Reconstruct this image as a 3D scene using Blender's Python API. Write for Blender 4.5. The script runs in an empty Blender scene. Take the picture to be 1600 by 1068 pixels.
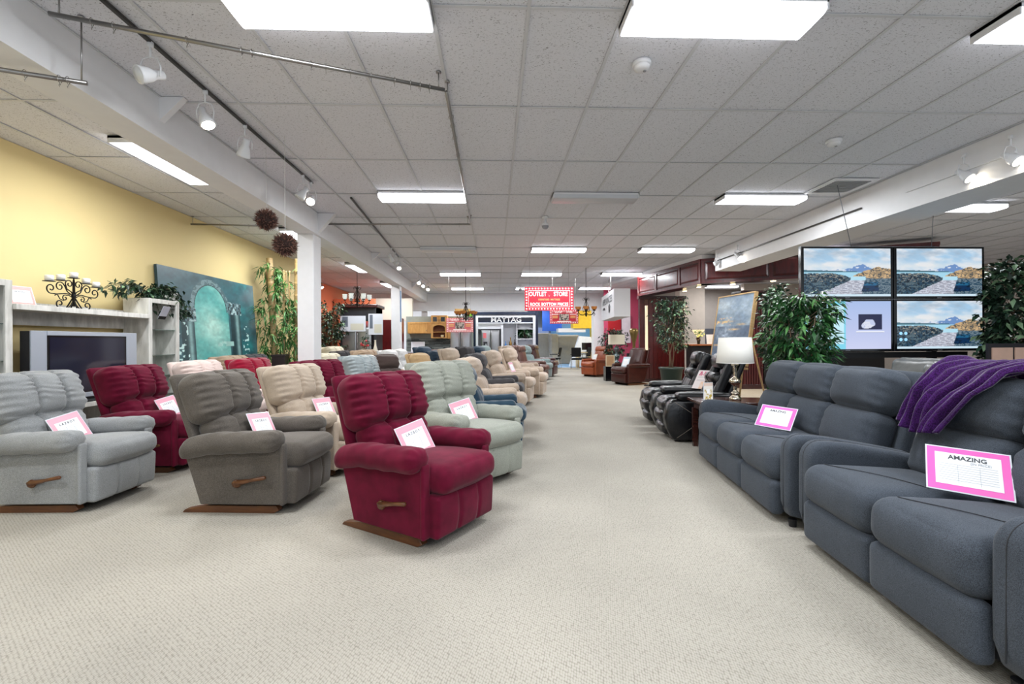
import bpy, bmesh, math, random
import numpy as np
from mathutils import Vector, Matrix, Euler

SC = bpy.context.scene
C = SC.collection
PI = math.pi
def rad(a): return a * PI / 180

# ------------------------------------------------------------ camera, world, exposure
CAM_F, CAM_YAW, CAM_PITCH, CAM_ROLL, EYE, CEIL = 716.5, 3.97e-2, 8.2e-4, -6.26e-3, 1.25, 3.35
_f = Vector((math.sin(CAM_YAW) * math.cos(CAM_PITCH), math.cos(CAM_YAW) * math.cos(CAM_PITCH), math.sin(CAM_PITCH)))
_r0 = Vector((math.cos(CAM_YAW), -math.sin(CAM_YAW), 0)); _u0 = _r0.cross(_f)
_r = _r0 * math.cos(CAM_ROLL) + _u0 * math.sin(CAM_ROLL); _u = _u0 * math.cos(CAM_ROLL) - _r0 * math.sin(CAM_ROLL)
cam_data = bpy.data.cameras.new('camera'); cam = bpy.data.objects.new('camera', cam_data); C.objects.link(cam)
cam_data.sensor_width = 36; cam_data.lens = CAM_F / 1600 * 36; cam_data.clip_start = .05; cam_data.clip_end = 200
cam.matrix_world = Matrix(((_r.x, _u.x, -_f.x, 0), (_r.y, _u.y, -_f.y, 0), (_r.z, _u.z, -_f.z, EYE), (0, 0, 0, 1)))
SC.camera = cam
def at(px, py, Y):
    d = _f + _r * ((px - 800) / CAM_F) - _u * ((py - 534) / CAM_F)
    return Vector((0, 0, EYE)) + d * (Y / d.y)
def onz(px, py, z=0.0):
    d = _f + _r * ((px - 800) / CAM_F) - _u * ((py - 534) / CAM_F)
    return Vector((0, 0, EYE)) + d * ((z - EYE) / d.z)
def project(p):
    v = Vector(p) - Vector((0, 0, EYE)); a = v.dot(_f)
    return (800 + CAM_F * v.dot(_r) / a, 534 - CAM_F * v.dot(_u) / a, a)

world = bpy.data.worlds.new('world'); SC.world = world; world.use_nodes = True
world.node_tree.nodes['Background'].inputs[0].default_value = (.80, .90, 1, 1)
world.node_tree.nodes['Background'].inputs[1].default_value = .9
SC.view_settings.view_transform = 'Standard'; SC.view_settings.look = 'None'
SC.view_settings.gamma = 1; SC.view_settings.use_curve_mapping = False
SC.view_settings.exposure = 0.25
LAMP_W, LAMP_GLOW = 48.0, 5.0
try:
    SC.cycles.use_denoising = True; SC.cycles.max_bounces = 8; SC.cycles.diffuse_bounces = 5
    SC.cycles.sample_clamp_indirect = 4
except Exception: pass

# ------------------------------------------------------------ materials
def lin(h):
    h = h.lstrip('#'); out = []
    for i in (0, 2, 4):
        c = int(h[i:i + 2], 16) / 255
        out.append(c / 12.92 if c <= .04045 else ((c + .055) / 1.055) ** 2.4)
    return tuple(out) + (1,)
def mul(c, k): return (min(c[0] * k, 1), min(c[1] * k, 1), min(c[2] * k, 1), 1)
_M = {}
def nodes(name):
    m = bpy.data.materials.new(name); m.use_nodes = True
    nt = m.node_tree; return m, nt, nt.nodes['Principled BSDF']
def mat(name, hexc, rough=.6, metal=0, emit=0, ior=None, spec=None, var=.06, vs=8, coat=0, trans=0, alpha=1):
    """plain procedural: a touch of noise in colour"""
    if name in _M: return _M[name]
    m, nt, b = nodes(name); c = lin(hexc)
    b.inputs['Roughness'].default_value = rough; b.inputs['Metallic'].default_value = metal
    if spec is not None: b.inputs['Specular IOR Level'].default_value = spec
    if coat: b.inputs['Coat Weight'].default_value = coat; b.inputs['Coat Roughness'].default_value = .1
    if trans: b.inputs['Transmission Weight'].default_value = trans
    if alpha < 1: b.inputs['Alpha'].default_value = alpha
    if emit:
        b.inputs['Emission Color'].default_value = c; b.inputs['Emission Strength'].default_value = emit
    if var:
        n = nt.nodes.new('ShaderNodeTexNoise'); n.inputs['Scale'].default_value = vs; n.inputs['Detail'].default_value = 4
        tc = nt.nodes.new('ShaderNodeTexCoord'); nt.links.new(tc.outputs['Object'], n.inputs['Vector'])
        r = nt.nodes.new('ShaderNodeValToRGB'); r.color_ramp.elements[0].position = .3; r.color_ramp.elements[1].position = .7
        r.color_ramp.elements[0].color = mul(c, 1 - var); r.color_ramp.elements[1].color = mul(c, 1 + var)
        nt.links.new(n.outputs['Fac'], r.inputs[0]); nt.links.new(r.outputs[0], b.inputs['Base Color'])
    else: b.inputs['Base Color'].default_value = c
    _M[name] = m; return m
def fabric(name, hexc, weave=260, var=.16, rough=.95, sheen=.25, bump=.25, slub=0):
    if name in _M: return _M[name]
    m, nt, b = nodes(name); c = lin(hexc); N = nt.nodes.new; L = nt.links.new
    tc = N('ShaderNodeTexCoord')
    n1 = N('ShaderNodeTexNoise'); n1.inputs['Scale'].default_value = 5; n1.inputs['Detail'].default_value = 5; L(tc.outputs['Object'], n1.inputs['Vector'])
    n2 = N('ShaderNodeTexNoise'); n2.inputs['Scale'].default_value = weave; n2.inputs['Detail'].default_value = 2; L(tc.outputs['Object'], n2.inputs['Vector'])
    r1 = N('ShaderNodeValToRGB'); e = r1.color_ramp.elements; e[0].position = .35; e[1].position = .65
    e[0].color = mul(c, 1 - var * .5); e[1].color = mul(c, 1 + var * .5); L(n1.outputs['Fac'], r1.inputs[0])
    r2 = N('ShaderNodeValToRGB'); e = r2.color_ramp.elements; e[0].position = .38; e[1].position = .62
    k = .26 + slub; e[0].color = (1 - k, 1 - k, 1 - k, 1); e[1].color = (1 + k * .6,) * 3 + (1,); L(n2.outputs['Fac'], r2.inputs[0])
    mx = N('ShaderNodeMix'); mx.data_type = 'RGBA'; mx.blend_type = 'MULTIPLY'; mx.inputs[0].default_value = 1
    L(r1.outputs[0], mx.inputs[6]); L(r2.outputs[0], mx.inputs[7]); L(mx.outputs[2], b.inputs['Base Color'])
    bp = N('ShaderNodeBump'); bp.inputs['Strength'].default_value = bump; bp.inputs['Distance'].default_value = .002
    L(n2.outputs['Fac'], bp.inputs['Height']); L(bp.outputs[0], b.inputs['Normal'])
    b.inputs['Roughness'].default_value = rough; b.inputs['Sheen Weight'].default_value = sheen
    b.inputs['Sheen Roughness'].default_value = .4; b.inputs['Specular IOR Level'].default_value = .15
    _M[name] = m; return m
def leather(name, hexc, rough=.36):
    if name in _M: return _M[name]
    m, nt, b = nodes(name); c = lin(hexc); N = nt.nodes.new; L = nt.links.new
    tc = N('ShaderNodeTexCoord')
    n1 = N('ShaderNodeTexNoise'); n1.inputs['Scale'].default_value = 7; n1.inputs['Detail'].default_value = 6; L(tc.outputs['Object'], n1.inputs['Vector'])
    r1 = N('ShaderNodeValToRGB'); e = r1.color_ramp.elements; e[0].position = .3; e[1].position = .7
    e[0].color = mul(c, .75); e[1].color = mul(c, 1.25); L(n1.outputs['Fac'], r1.inputs[0]); L(r1.outputs[0], b.inputs['Base Color'])
    v = N('ShaderNodeTexNoise'); v.inputs['Scale'].default_value = 26; v.inputs['Detail'].default_value = 7; L(tc.outputs['Object'], v.inputs['Vector'])
    bp = N('ShaderNodeBump'); bp.inputs['Strength'].default_value = .35; bp.inputs['Distance'].default_value = .008
    L(v.outputs['Fac'], bp.inputs['Height']); L(bp.outputs[0], b.inputs['Normal']); b.inputs['Roughness'].default_value = rough
    _M[name] = m; return m
def wood(name, hexc, hex2, scale=(2, 2, 30), rough=.4, dist=3, axis='Z', coat=0):
    if name in _M: return _M[name]
    m, nt, b = nodes(name); N = nt.nodes.new; L = nt.links.new
    tc = N('ShaderNodeTexCoord'); mp = N('ShaderNodeMapping'); mp.inputs['Scale'].default_value = scale
    L(tc.outputs['Object'], mp.inputs['Vector'])
    n = N('ShaderNodeTexNoise'); n.inputs['Scale'].default_value = 2.2; n.inputs['Detail'].default_value = 8; n.inputs['Roughness'].default_value = .62; n.inputs['Distortion'].default_value = .4
    L(mp.outputs[0], n.inputs['Vector'])
    r = N('ShaderNodeValToRGB'); e = r.color_ramp.elements; e[0].position = .32; e[1].position = .68
    e[0].color = lin(hexc); e[1].color = lin(hex2); L(n.outputs['Fac'], r.inputs[0]); L(r.outputs[0], b.inputs['Base Color'])
    bp = N('ShaderNodeBump'); bp.inputs['Strength'].default_value = .12; L(n.outputs['Fac'], bp.inputs['Height']); L(bp.outputs[0], b.inputs['Normal'])
    b.inputs['Roughness'].default_value = rough
    if coat: b.inputs['Coat Weight'].default_value = coat; b.inputs['Coat Roughness'].default_value = .15
    _M[name] = m; return m
def vcol(name, emit=0, rough=.6):
    if name in _M: return _M[name]
    m, nt, b = nodes(name)
    a = nt.nodes.new('ShaderNodeVertexColor'); a.layer_name = 'Col'
    if emit:
        b.inputs['Base Color'].default_value = (.01, .01, .01, 1)
        nt.links.new(a.outputs[0], b.inputs['Emission Color']); b.inputs['Emission Strength'].default_value = emit
    else: nt.links.new(a.outputs[0], b.inputs['Base Color'])
    b.inputs['Roughness'].default_value = rough; _M[name] = m; return m

# ------------------------------------------------------------ mesh builder
def rotm(rx=0, ry=0, rz=0): return np.array(Euler((rad(rx), rad(ry), rad(rz))).to_matrix())
class G:
    def __init__(s): s.v = []; s.f = []; s.mi = []; s.n = 0
    def add(s, v, f, mi=0, rot=None, c=None):
        v = np.asarray(v, float).reshape(-1, 3)
        if rot is not None: v = v @ rot.T
        if c is not None: v = v + np.asarray(c)
        s.v.append(v); s.f += [tuple(i + s.n for i in q) for q in f]; s.mi += [mi] * len(f); s.n += len(v); return s
    def box(s, x0, x1, y0, y1, z0, z1, mi=0, rot=None, c=None):
        v = [(x, y, z) for x in (x0, x1) for y in (y0, y1) for z in (z0, z1)]
        f = [(0, 1, 3, 2), (4, 6, 7, 5), (0, 4, 5, 1), (2, 3, 7, 6), (0, 2, 6, 4), (1, 5, 7, 3)]
        return s.add(v, f, mi, rot, c)
    def cb(s, c, sz, mi=0, rot=None):
        h = np.array(sz) / 2; return s.box(-h[0], h[0], -h[1], h[1], -h[2], h[2], mi, rot, c)
    def tube(s, pts, r, n=8, mi=0, closed=False, cap=True):
        pts = [np.array(p, float) for p in pts]; m = len(pts); rs = r if hasattr(r, '__len__') else [r] * m
        V = []; up = None
        for i, p in enumerate(pts):
            a = pts[(i - 1) % m] if (closed or i > 0) else p; b = pts[(i + 1) % m] if (closed or i < m - 1) else p
            t = b - a; t /= (np.linalg.norm(t) + 1e-12)
            if up is None: up = np.array([0, 0, 1.]) if abs(t[2]) < .9 else np.array([1., 0, 0])
            x = np.cross(t, up); x /= (np.linalg.norm(x) + 1e-12); y = np.cross(x, t); up = y
            for k in range(n):
                a_ = 2 * PI * k / n; V.append(p + rs[i] * (math.cos(a_) * x + math.sin(a_) * y))
        F = []
        for i in range(m if closed else m - 1):
            j = (i + 1) % m
            for k in range(n): k2 = (k + 1) % n; F.append((i * n + k, i * n + k2, j * n + k2, j * n + k))
        if cap and not closed: F += [tuple(range(n))[::-1], tuple((m - 1) * n + k for k in range(n))]
        return s.add(V, F, mi)
    def lathe(s, prof, c=(0, 0, 0), n=24, mi=0, rot=None, cap=True):
        V = []; F = []; m = len(prof)
        for (r, z) in prof:
            for k in range(n): a = 2 * PI * k / n; V.append((r * math.cos(a), r * math.sin(a), z))
        for i in range(m - 1):
            for k in range(n): k2 = (k + 1) % n; F.append((i * n + k, i * n + k2, (i + 1) * n + k2, (i + 1) * n + k))
        if cap: F += [tuple(range(n))[::-1], tuple((m - 1) * n + k for k in range(n))]
        return s.add(V, F, mi, rot, c)
    def prism(s, poly, y0, y1, mi=0, rot=None, c=None, plane='xz'):
        n = len(poly)
        if plane == 'xz': V = [(a, y0, b) for a, b in poly] + [(a, y1, b) for a, b in poly]
        elif plane == 'xy': V = [(a, b, y0) for a, b in poly] + [(a, b, y1) for a, b in poly]
        else: V = [(y0, a, b) for a, b in poly] + [(y1, a, b) for a, b in poly]
        F = [tuple(range(n)), tuple(range(n, 2 * n))[::-1]] + [(i, n + i, n + (i + 1) % n, (i + 1) % n) for i in range(n)]
        return s.add(V, F, mi, rot, c)
    def cush(s, h, r, n=(10, 10, 10), crown=(0, 0, 0), fn=None, rot=None, c=None, mi=0):
        v, f = cushion(h, r, n, crown, fn); return s.add(v, f, mi, rot, c)
    def mesh(s, name, smooth=False, normals=True):
        me = bpy.data.meshes.new(name); v = np.concatenate(s.v) if s.v else np.zeros((0, 3))
        me.from_pydata(v.tolist(), [], s.f)
        if any(s.mi): me.polygons.foreach_set('material_index', s.mi)
        if normals and len(s.f) < 60000:
            bm = bmesh.new(); bm.from_mesh(me); bmesh.ops.recalc_face_normals(bm, faces=bm.faces); bm.to_mesh(me); bm.free()
        if smooth: me.polygons.foreach_set('use_smooth', [True] * len(me.polygons))
        me.update(); return me
    def obj(s, name, mats=None, parent=None, smooth=False, bevel=0, loc=None, normals=True):
        me = s.mesh(name, smooth, normals)
        for m_ in (mats if isinstance(mats, (list, tuple)) else [mats]):
            if m_: me.materials.append(m_)
        o = bpy.data.objects.new(name, me); C.objects.link(o)
        if parent: o.parent = parent
        if loc is not None: o.location = loc
        if bevel:
            b = o.modifiers.new('bevel', 'BEVEL'); b.width = bevel; b.segments = 2; b.limit_method = 'ANGLE'; b.angle_limit = rad(40)
        return o
_cc = {}
def _cube(n):
    if n in _cc: return _cc[n]
    ax = []
    for k in n:
        t = np.linspace(-1, 1, k + 1); ax.append(.45 * t + .55 * np.sin(t * PI / 2))
    V = []; F = []; idx = {}
    def vid(p):
        k = (round(p[0], 6), round(p[1], 6), round(p[2], 6))
        if k not in idx: idx[k] = len(V); V.append(p)
        return idx[k]
    for a in range(3):
        b, c = (a + 1) % 3, (a + 2) % 3
        for sgn in (-1, 1):
            g = [[None] * len(ax[c]) for _ in ax[b]]
            for i, u in enumerate(ax[b]):
                for j, w in enumerate(ax[c]):
                    p = [0, 0, 0]; p[a] = sgn; p[b] = u; p[c] = w; g[i][j] = vid(p)
            for i in range(len(ax[b]) - 1):
                for j in range(len(ax[c]) - 1):
                    q = (g[i][j], g[i + 1][j], g[i + 1][j + 1], g[i][j + 1])
                    F.append(q if sgn > 0 else q[::-1])
    _cc[n] = (np.array(V, float), F); return _cc[n]
def cushion(h, r, n=(10, 10, 10), crown=(0, 0, 0), fn=None):
    q, F = _cube(tuple(n)); h = np.array(h, float); r = min(r, h.min() * .999)
    p = q * h; inner = np.clip(p, -(h - r), h - r); d = p - inner
    L = np.linalg.norm(d, axis=1, keepdims=True); L[L == 0] = 1; p = inner + d / L * r
    for a in range(3):
        if crown[a]:
            b, c = (a + 1) % 3, (a + 2) % 3
            p[:, a] += crown[a] * q[:, a] * np.clip(1 - q[:, b] ** 2, 0, 1) * np.clip(1 - q[:, c] ** 2, 0, 1)
    if fn is not None: p = fn(p.copy(), q)
    return p, F
def channels(lines, depth=.03, w=.022, wr=.006, ends=None, top=.5, freq=90, seed=1., reach=.085, axis=0, scal=.02):
    """vertical tufted channels across y on the face that looks along `axis`"""
    def fn(p, q):
        y = p[:, 1].copy(); z = p[:, 2].copy(); front = np.clip(.45 + q[:, axis] * .8, 0, 1)
        hz = np.abs(p[:, 2]).max(); zt = z / hz
        for i, c in enumerate(lines):
            g = np.exp(-((y - c) / w) ** 2)
            p[:, axis] -= depth * g * front
            p[:, 2] -= scal * g * np.sign(zt) * np.abs(zt) ** 3
            e = np.exp(-(np.abs(y - c) / reach) ** 1.2)
            ph = seed * (i + 1) * 2.3
            wv = np.sin(z * freq * (1 + .25 * np.sin(z * 9 + ph)) + 1.6 * np.sin(y * 17 + ph) + ph + np.sign(y - c) * 1.7 * np.sign(np.sin(ph)) + (y - c) * 28 * np.sin(ph * 2)) * (.55 + .6 * np.sin(z * 31 + ph * 3 + np.sign(y - c)))
            wv = np.sign(wv) * np.abs(wv) ** .8
            p[:, axis] += wr * e * wv * front
        if ends:
            for c in (-ends, ends):
                e = np.exp(-(np.abs(y - c) / (reach * 1.1)) ** 1.2)
                p[:, axis] += wr * 1.2 * e * np.sin(z * freq * .8 + seed * 5 + 14 * (y - c)) * front
        return p
    return fn

def empty(name, loc=(0, 0, 0), rz=0, label=None, cat=None, group=None, kind=None):
    o = bpy.data.objects.new(name, None); C.objects.link(o); o.location = loc; o.rotation_euler = (0, 0, rad(rz)); o.empty_display_size = .1
    return tag(o, label, cat, group, kind)
def tag(o, label=None, cat=None, group=None, kind=None):
    if label: o['label'] = label
    if cat: o['category'] = cat
    if group: o['group'] = group
    if kind: o['kind'] = kind
    return o
def share(name, me, mats, parent, loc=None, rot=None):
    """object on shared mesh data, materials linked to the object"""
    o = bpy.data.objects.new(name, me); C.objects.link(o); o.parent = parent
    mats = mats if isinstance(mats, (list, tuple)) else [mats]
    while len(me.materials) < len(mats): me.materials.append(mats[0])
    for i, m_ in enumerate(mats): o.material_slots[i].link = 'OBJECT'; o.material_slots[i].material = m_
    if loc is not None: o.location = loc
    if rot is not None: o.rotation_euler = rot
    return o
def kids(o): return [c for c in bpy.data.objects if c.parent == o]
def copy_tree(o, parent=None, ch=None):
    if ch is None:
        ch = {}
        for c in bpy.data.objects:
            if c.parent: ch.setdefault(c.parent.name, []).append(c)
    c = o.copy(); C.objects.link(c); c.parent = parent
    for k in ch.get(o.name, []): copy_tree(k, c, ch)
    return c
def text(body, size, m, parent=None, loc=(0, 0, 0), rot=(PI / 2, 0, 0), name='lettering', sx=1, ext=.001, font_bold=0, align='CENTER', spacing=1):
    cu = bpy.data.curves.new(name, 'FONT'); cu.body = body; cu.size = size; cu.align_x = align; cu.align_y = 'CENTER'
    cu.extrude = ext; cu.offset = font_bold; cu.space_character = spacing; cu.resolution_u = 3
    o = bpy.data.objects.new(name, cu); C.objects.link(o); o.data.materials.append(m)
    if parent: o.parent = parent
    me = bpy.data.meshes.new_from_object(o); me.name = name; bpy.data.objects.remove(o); bpy.data.curves.remove(cu)
    o = bpy.data.objects.new(name, me); C.objects.link(o)
    if not me.materials: me.materials.append(m)
    if parent: o.parent = parent
    o.location = loc; o.rotation_euler = rot; o.scale = (sx, 1, 1); return o

# value noise for painted pictures
def vnoise(x, y, seed=0, oct=4):
    rs = np.random.RandomState(seed); out = 0; amp = 1; tot = 0
    for o in range(oct):
        g = rs.rand(64, 64); xi = np.floor(x).astype(int) % 64; yi = np.floor(y).astype(int) % 64
        fx = x - np.floor(x); fy = y - np.floor(y); fx = fx * fx * (3 - 2 * fx); fy = fy * fy * (3 - 2 * fy)
        a = g[xi, yi] * (1 - fx) + g[(xi + 1) % 64, yi] * fx; b = g[xi, (yi + 1) % 64] * (1 - fx) + g[(xi + 1) % 64, (yi + 1) % 64] * fx
        out = out + amp * (a * (1 - fy) + b * fy); tot += amp; amp *= .5; x = x * 2 + 7; y = y * 2 + 3
    return out / tot
def picture(name, w, h, nx, ny, painter):
    """grid in the xz plane facing -y, colours from painter(u,v) with v up"""
    u, v = np.meshgrid(np.linspace(0, 1, nx + 1), np.linspace(0, 1, ny + 1))
    V = np.stack([(u - .5) * w, np.zeros_like(u), v * h], -1).reshape(-1, 3)
    F = [(j * (nx + 1) + i, j * (nx + 1) + i + 1, (j + 1) * (nx + 1) + i + 1, (j + 1) * (nx + 1) + i) for j in range(ny) for i in range(nx)]
    me = bpy.data.meshes.new(name); me.from_pydata(V.tolist(), [], F)
    col = painter(u, v).reshape(-1, 3); col = np.clip(col, 0, 1)
    col = np.where(col <= .04045, col / 12.92, ((col + .055) / 1.055) ** 2.4)
    a = me.color_attributes.new('Col', 'FLOAT_COLOR', 'POINT')
    a.data.foreach_set('color', np.concatenate([col, np.ones((len(col), 1))], 1).ravel()); me.update(); return me
def H3(h): h = h.lstrip('#'); return np.array([int(h[i:i + 2], 16) / 255 for i in (0, 2, 4)])
def blend(c, col, k): k = np.clip(k, 0, 1)[..., None]; return c * (1 - k) + col * k
# ------------------------------------------------------------ setting
white_p = mat('white_paint', '#e4e4e6', .6, var=.02)
def carpet_mat(name='beige_carpet', base='#a9a49b', dark='#8f8578'):
    m, nt, b = nodes(name); N = nt.nodes.new; L = nt.links.new
    tc = N('ShaderNodeTexCoord'); mp = N('ShaderNodeMapping'); mp.inputs['Rotation'].default_value = (0, 0, rad(24)); L(tc.outputs['Object'], mp.inputs[0])
    big = N('ShaderNodeTexNoise'); big.inputs['Scale'].default_value = .8; big.inputs['Detail'].default_value = 5; L(tc.outputs['Object'], big.inputs['Vector'])
    r = N('ShaderNodeValToRGB'); e = r.color_ramp.elements; e[0].position = .3; e[1].position = .7; c = lin(base)
    e[0].color = mul(c, .86); e[1].color = mul(c, 1.07); L(big.outputs['Fac'], r.inputs[0])
    mp2 = N('ShaderNodeMapping'); mp2.inputs['Scale'].default_value = (1, .55, 1); mp2.inputs['Rotation'].default_value = (0, 0, rad(24)); L(tc.outputs['Object'], mp2.inputs[0])
    vo = N('ShaderNodeTexVoronoi'); vo.inputs['Scale'].default_value = 105; vo.inputs['Randomness'].default_value = .35; L(mp2.outputs[0], vo.inputs['Vector'])
    r2 = N('ShaderNodeValToRGB'); e = r2.color_ramp.elements; e[0].position = .38; e[1].position = .78; e[0].color = (1.06, 1.06, 1.05, 1); e[1].color = (.5, .49, .46, 1); L(vo.outputs['Distance'], r2.inputs[0])
    mx = N('ShaderNodeMix'); mx.data_type = 'RGBA'; mx.blend_type = 'MULTIPLY'; mx.inputs[0].default_value = .8
    L(r.outputs[0], mx.inputs[6]); L(r2.outputs[0], mx.inputs[7]); L(mx.outputs[2], b.inputs['Base Color'])
    bp = N('ShaderNodeBump'); bp.inputs['Strength'].default_value = .6; bp.inputs['Distance'].default_value = .006; bp.invert = True
    L(vo.outputs['Distance'], bp.inputs['Height']); L(bp.outputs[0], b.inputs['Normal'])
    b.inputs['Roughness'].default_value = 1; b.inputs['Specular IOR Level'].default_value = .05
    return m
carpet = carpet_mat()
def struct(g, name, m, **k): return tag(g.obj(name, m, **k), kind='structure')
struct(G().box(-7.5, 14, -3, 22.5, -.1, 0), 'floor', carpet)
blue_carpet = mat('blue_carpet', '#7fa3c8', .95, var=.1, vs=40)
struct(G().box(-7.5, 14, 22.5, 34, -.1, 0), 'floor_blue', blue_carpet)

yellow = mat('yellow_wall', '#dbc68f', .75, var=.025, vs=1.2)
orange = mat('orange_wall', '#e68a62', .7, var=.03, vs=1.5)
struct(G().box(-5.15, -4.97, -3, 12.1, 0, CEIL), 'wall_left', yellow)
struct(G().box(-5.95, -4.97, 12.1, 12.25, 0, CEIL), 'wall_left_return', orange)
struct(G().box(-6.1, -5.95, 12.1, 20, 0, CEIL), 'wall_left_far', orange)
struct(G().box(-4.97, -4.93, -3, 11.6, 0, .1), 'baseboard_left', mat('trim_white', '#d8d6d0', .5))
struct(G().box(-7.5, 14, 33.8, 34, 0, 3.6), 'wall_back', mat('far_wall', '#c9ccd2', .7, var=.02))
struct(G().box(-7.5, -7.35, 20, 34, 0, 3.6), 'wall_left_kitchen', white_p)
struct(G().box(13.8, 14, -3, 34, 0, 3.6), 'wall_right', mat('right_wall', '#b3a9a0', .7, var=.03))
# white bulkhead closing the showroom ceiling
bulk = struct(G().box(-6.0, 5.6, 19.7, 19.95, 2.62, CEIL), 'beam_bulkhead', white_p)
# ceiling
tile_m, nt, b = nodes('acoustic_tile'); N = nt.nodes.new; L = nt.links.new
tc = N('ShaderNodeTexCoord'); geo = N('ShaderNodeNewGeometry')
mp = N('ShaderNodeMapping'); mp.inputs['Scale'].default_value = (1, 1.7, 1); L(geo.outputs['Position'], mp.inputs[0])
n1 = N('ShaderNodeTexNoise'); n1.inputs['Scale'].default_value = 62; n1.inputs['Detail'].default_value = 3; n1.inputs['Distortion'].default_value = 1.2; L(mp.outputs[0], n1.inputs['Vector'])
r1 = N('ShaderNodeValToRGB'); e = r1.color_ramp.elements; e[0].position = .60; e[1].position = .67; e[0].color = lin('#dcdde3'); e[1].color = lin('#8a8a8e'); L(n1.outputs['Fac'], r1.inputs[0])
L(r1.outputs[0], b.inputs['Base Color']); b.inputs['Roughness'].default_value = .95
bp = N('ShaderNodeBump'); bp.inputs['Strength'].default_value = .3; bp.inputs['Distance'].default_value = .003; bp.invert = True; L(n1.outputs['Fac'], bp.inputs['Height']); L(bp.outputs[0], b.inputs['Normal'])
grid_m = mat('ceiling_grid_white', '#c9cacd', .55, var=0)
GX0, GY0 = .234, 2.873
ceil = struct(G().box(-7.5, 14, -3, 34, CEIL + .03, CEIL + .1), 'ceiling', mat('ceiling_board', '#c8c8c8', .9))
tg = G(); tg.box(-.301, .301, -.606, .606, 0, .014)
tme = tg.mesh('ceiling_tile'); tme.materials.append(tile_m)
cells = []
for i in range(-11, 23):
    for j in range(-4, 14):
        x, y = GX0 + .61 * (i + .5), GY0 + 1.22 * (j + .5)
        if x < -5.9 or x > 13.6: continue
        pr = project((x, y, CEIL)); size = .6 * CAM_F / max(pr[2], .1)
        vis = y > 2 and -60 < pr[0] < 1660 and -40 < pr[1] < 534
        if -3.1 < x < -2.85: vis = False
        cells.append((0 if vis else 1, -size, x, y))
cells.sort()
rest = G(); rng = random.Random(4)
for k, (nv, sz, x, y) in enumerate(cells):
    if nv == 0 and k < 300:
        o = bpy.data.objects.new('ceiling_tile', tme); C.objects.link(o); o.parent = ceil; o.location = (x, y, CEIL + .004 + rng.uniform(0, .004))
    else: rest.box(x - .301, x + .301, y - .606, y + .606, CEIL + .005, CEIL + .02)
tag(rest.obj('ceiling_tiles', tile_m, ceil, normals=False), kind='stuff')
gr = G()
for i in range(-11, 24):
    x = GX0 + .61 * i
    if -6 < x < 13.8: gr.box(x - .012, x + .012, -2, 19.7, CEIL - .004, CEIL + .002)
for j in range(-4, 15):
    y = GY0 + 1.22 * j
    if y < 19.7: gr.box(-6, 13.8, y - .012, y + .012, CEIL - .0035, CEIL + .002)
gr.obj('ceiling_grid', grid_m, ceil, normals=False)
# beams and columns
struct(G().box(-3.12, -2.82, -3, 19.7, 3.0, CEIL), 'beam_left', white_p)
bt = G()
for y in (4.0, 10.75, 16.0): bt.prism([(-2.82, CEIL), (-2.62, CEIL), (-2.78, CEIL - .16), (-2.82, CEIL - .2)], y, y + .06)
for y in (7.5,): bt.prism([(-2.82, CEIL), (-2.55, CEIL), (-2.75, 3.12), (-2.82, 3.05)], y, y + .1)
struct(bt, 'trim_brackets', white_p)
for y in (7.42, 14.1, 19.98):
    struct(G().box(-3.12, -2.86, y, y + .32, 0, 3.0), 'column', white_p, bevel=.012)
struct(G().box(5.15, 5.75, -3, 10.45, 2.87, CEIL), 'beam_right', white_p)
# banner strip on second column
tag(G().box(-2.862, -2.845, 14.15, 14.30, 1.9, 2.85).obj('banner', mat('banner_blue', '#7a96b8', .5)), 'narrow blue and white vertical banner on the far column', 'banner')

# ------------------------------------------------------------ ceiling lights
lens_on = mat('lit_lens', '#f6f8ff', .4, emit=LAMP_GLOW, var=0)
lens_off = mat('unlit_lens', '#c3c5ca', .25, var=.02)
fix_white = mat('fixture_white', '#dcdde0', .4, var=0)
def fixture(w, d, lit):
    frame = G().box(-w / 2, w / 2, -d / 2, d / 2, -.025, 0).box(-w / 2, -w / 2 + .012, -d / 2, d / 2, -.07, 0).box(w / 2 - .012, w / 2, -d / 2, d / 2, -.07, 0)
    lens = G(); prof = [(-d / 2 + .003, -.025), (-d / 2 + .012, -.07), (-d / 2 + .03, -.078), (0, -.082), (d / 2 - .03, -.078), (d / 2 - .012, -.07), (d / 2 - .003, -.025)]
    lens.prism(prof, -w / 2 + .012, w / 2 - .012, plane='yz')
    fm = frame.mesh('fixture_frame'); lm = lens.mesh('lens', smooth=False)
    return fm, lm
FM, LM = fixture(1.22, .30, True)
def ceiling_light(x, y, lit, label, rz=0, group='surface mounted fluorescent lights'):
    t = empty('ceiling_light', (x, y, CEIL - .005), rz, label, 'ceiling light', group)
    share('frame', FM, fix_white, t); share('lens', LM, lens_on if lit else lens_off, t)
    if lit:
        ld = bpy.data.lights.new('tube_light', 'AREA'); ld.shape = 'RECTANGLE'; ld.size = 1.15; ld.size_y = .26; ld.energy = LAMP_W; ld.color = (.93, .97, 1)
        lo = bpy.data.objects.new('tube_light', ld); C.objects.link(lo); lo.parent = t; lo.location = (0, 0, -.086)
    return t
rowname = ['nearest row', 'second row', 'third row', 'fourth row', 'fifth row']
colname = {-.986: 'over the recliners', 1.454: 'over the middle of the aisle', 3.894: 'toward the cherry soffit'}
for rI, j in enumerate((0, 3, 6, 9, 12)):
    for X in (-.986, 1.454, 3.894):
        lit = not ((rI == 1 and X == 1.454) or (rI == 2 and X == -.986))
        ceiling_light(X, GY0 + 1.22 * j - (.0 if rI else 0), lit, '%s ceiling light %s, %s' % ('glowing white' if lit else 'unlit grey', colname[X], rowname[rI]))
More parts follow.
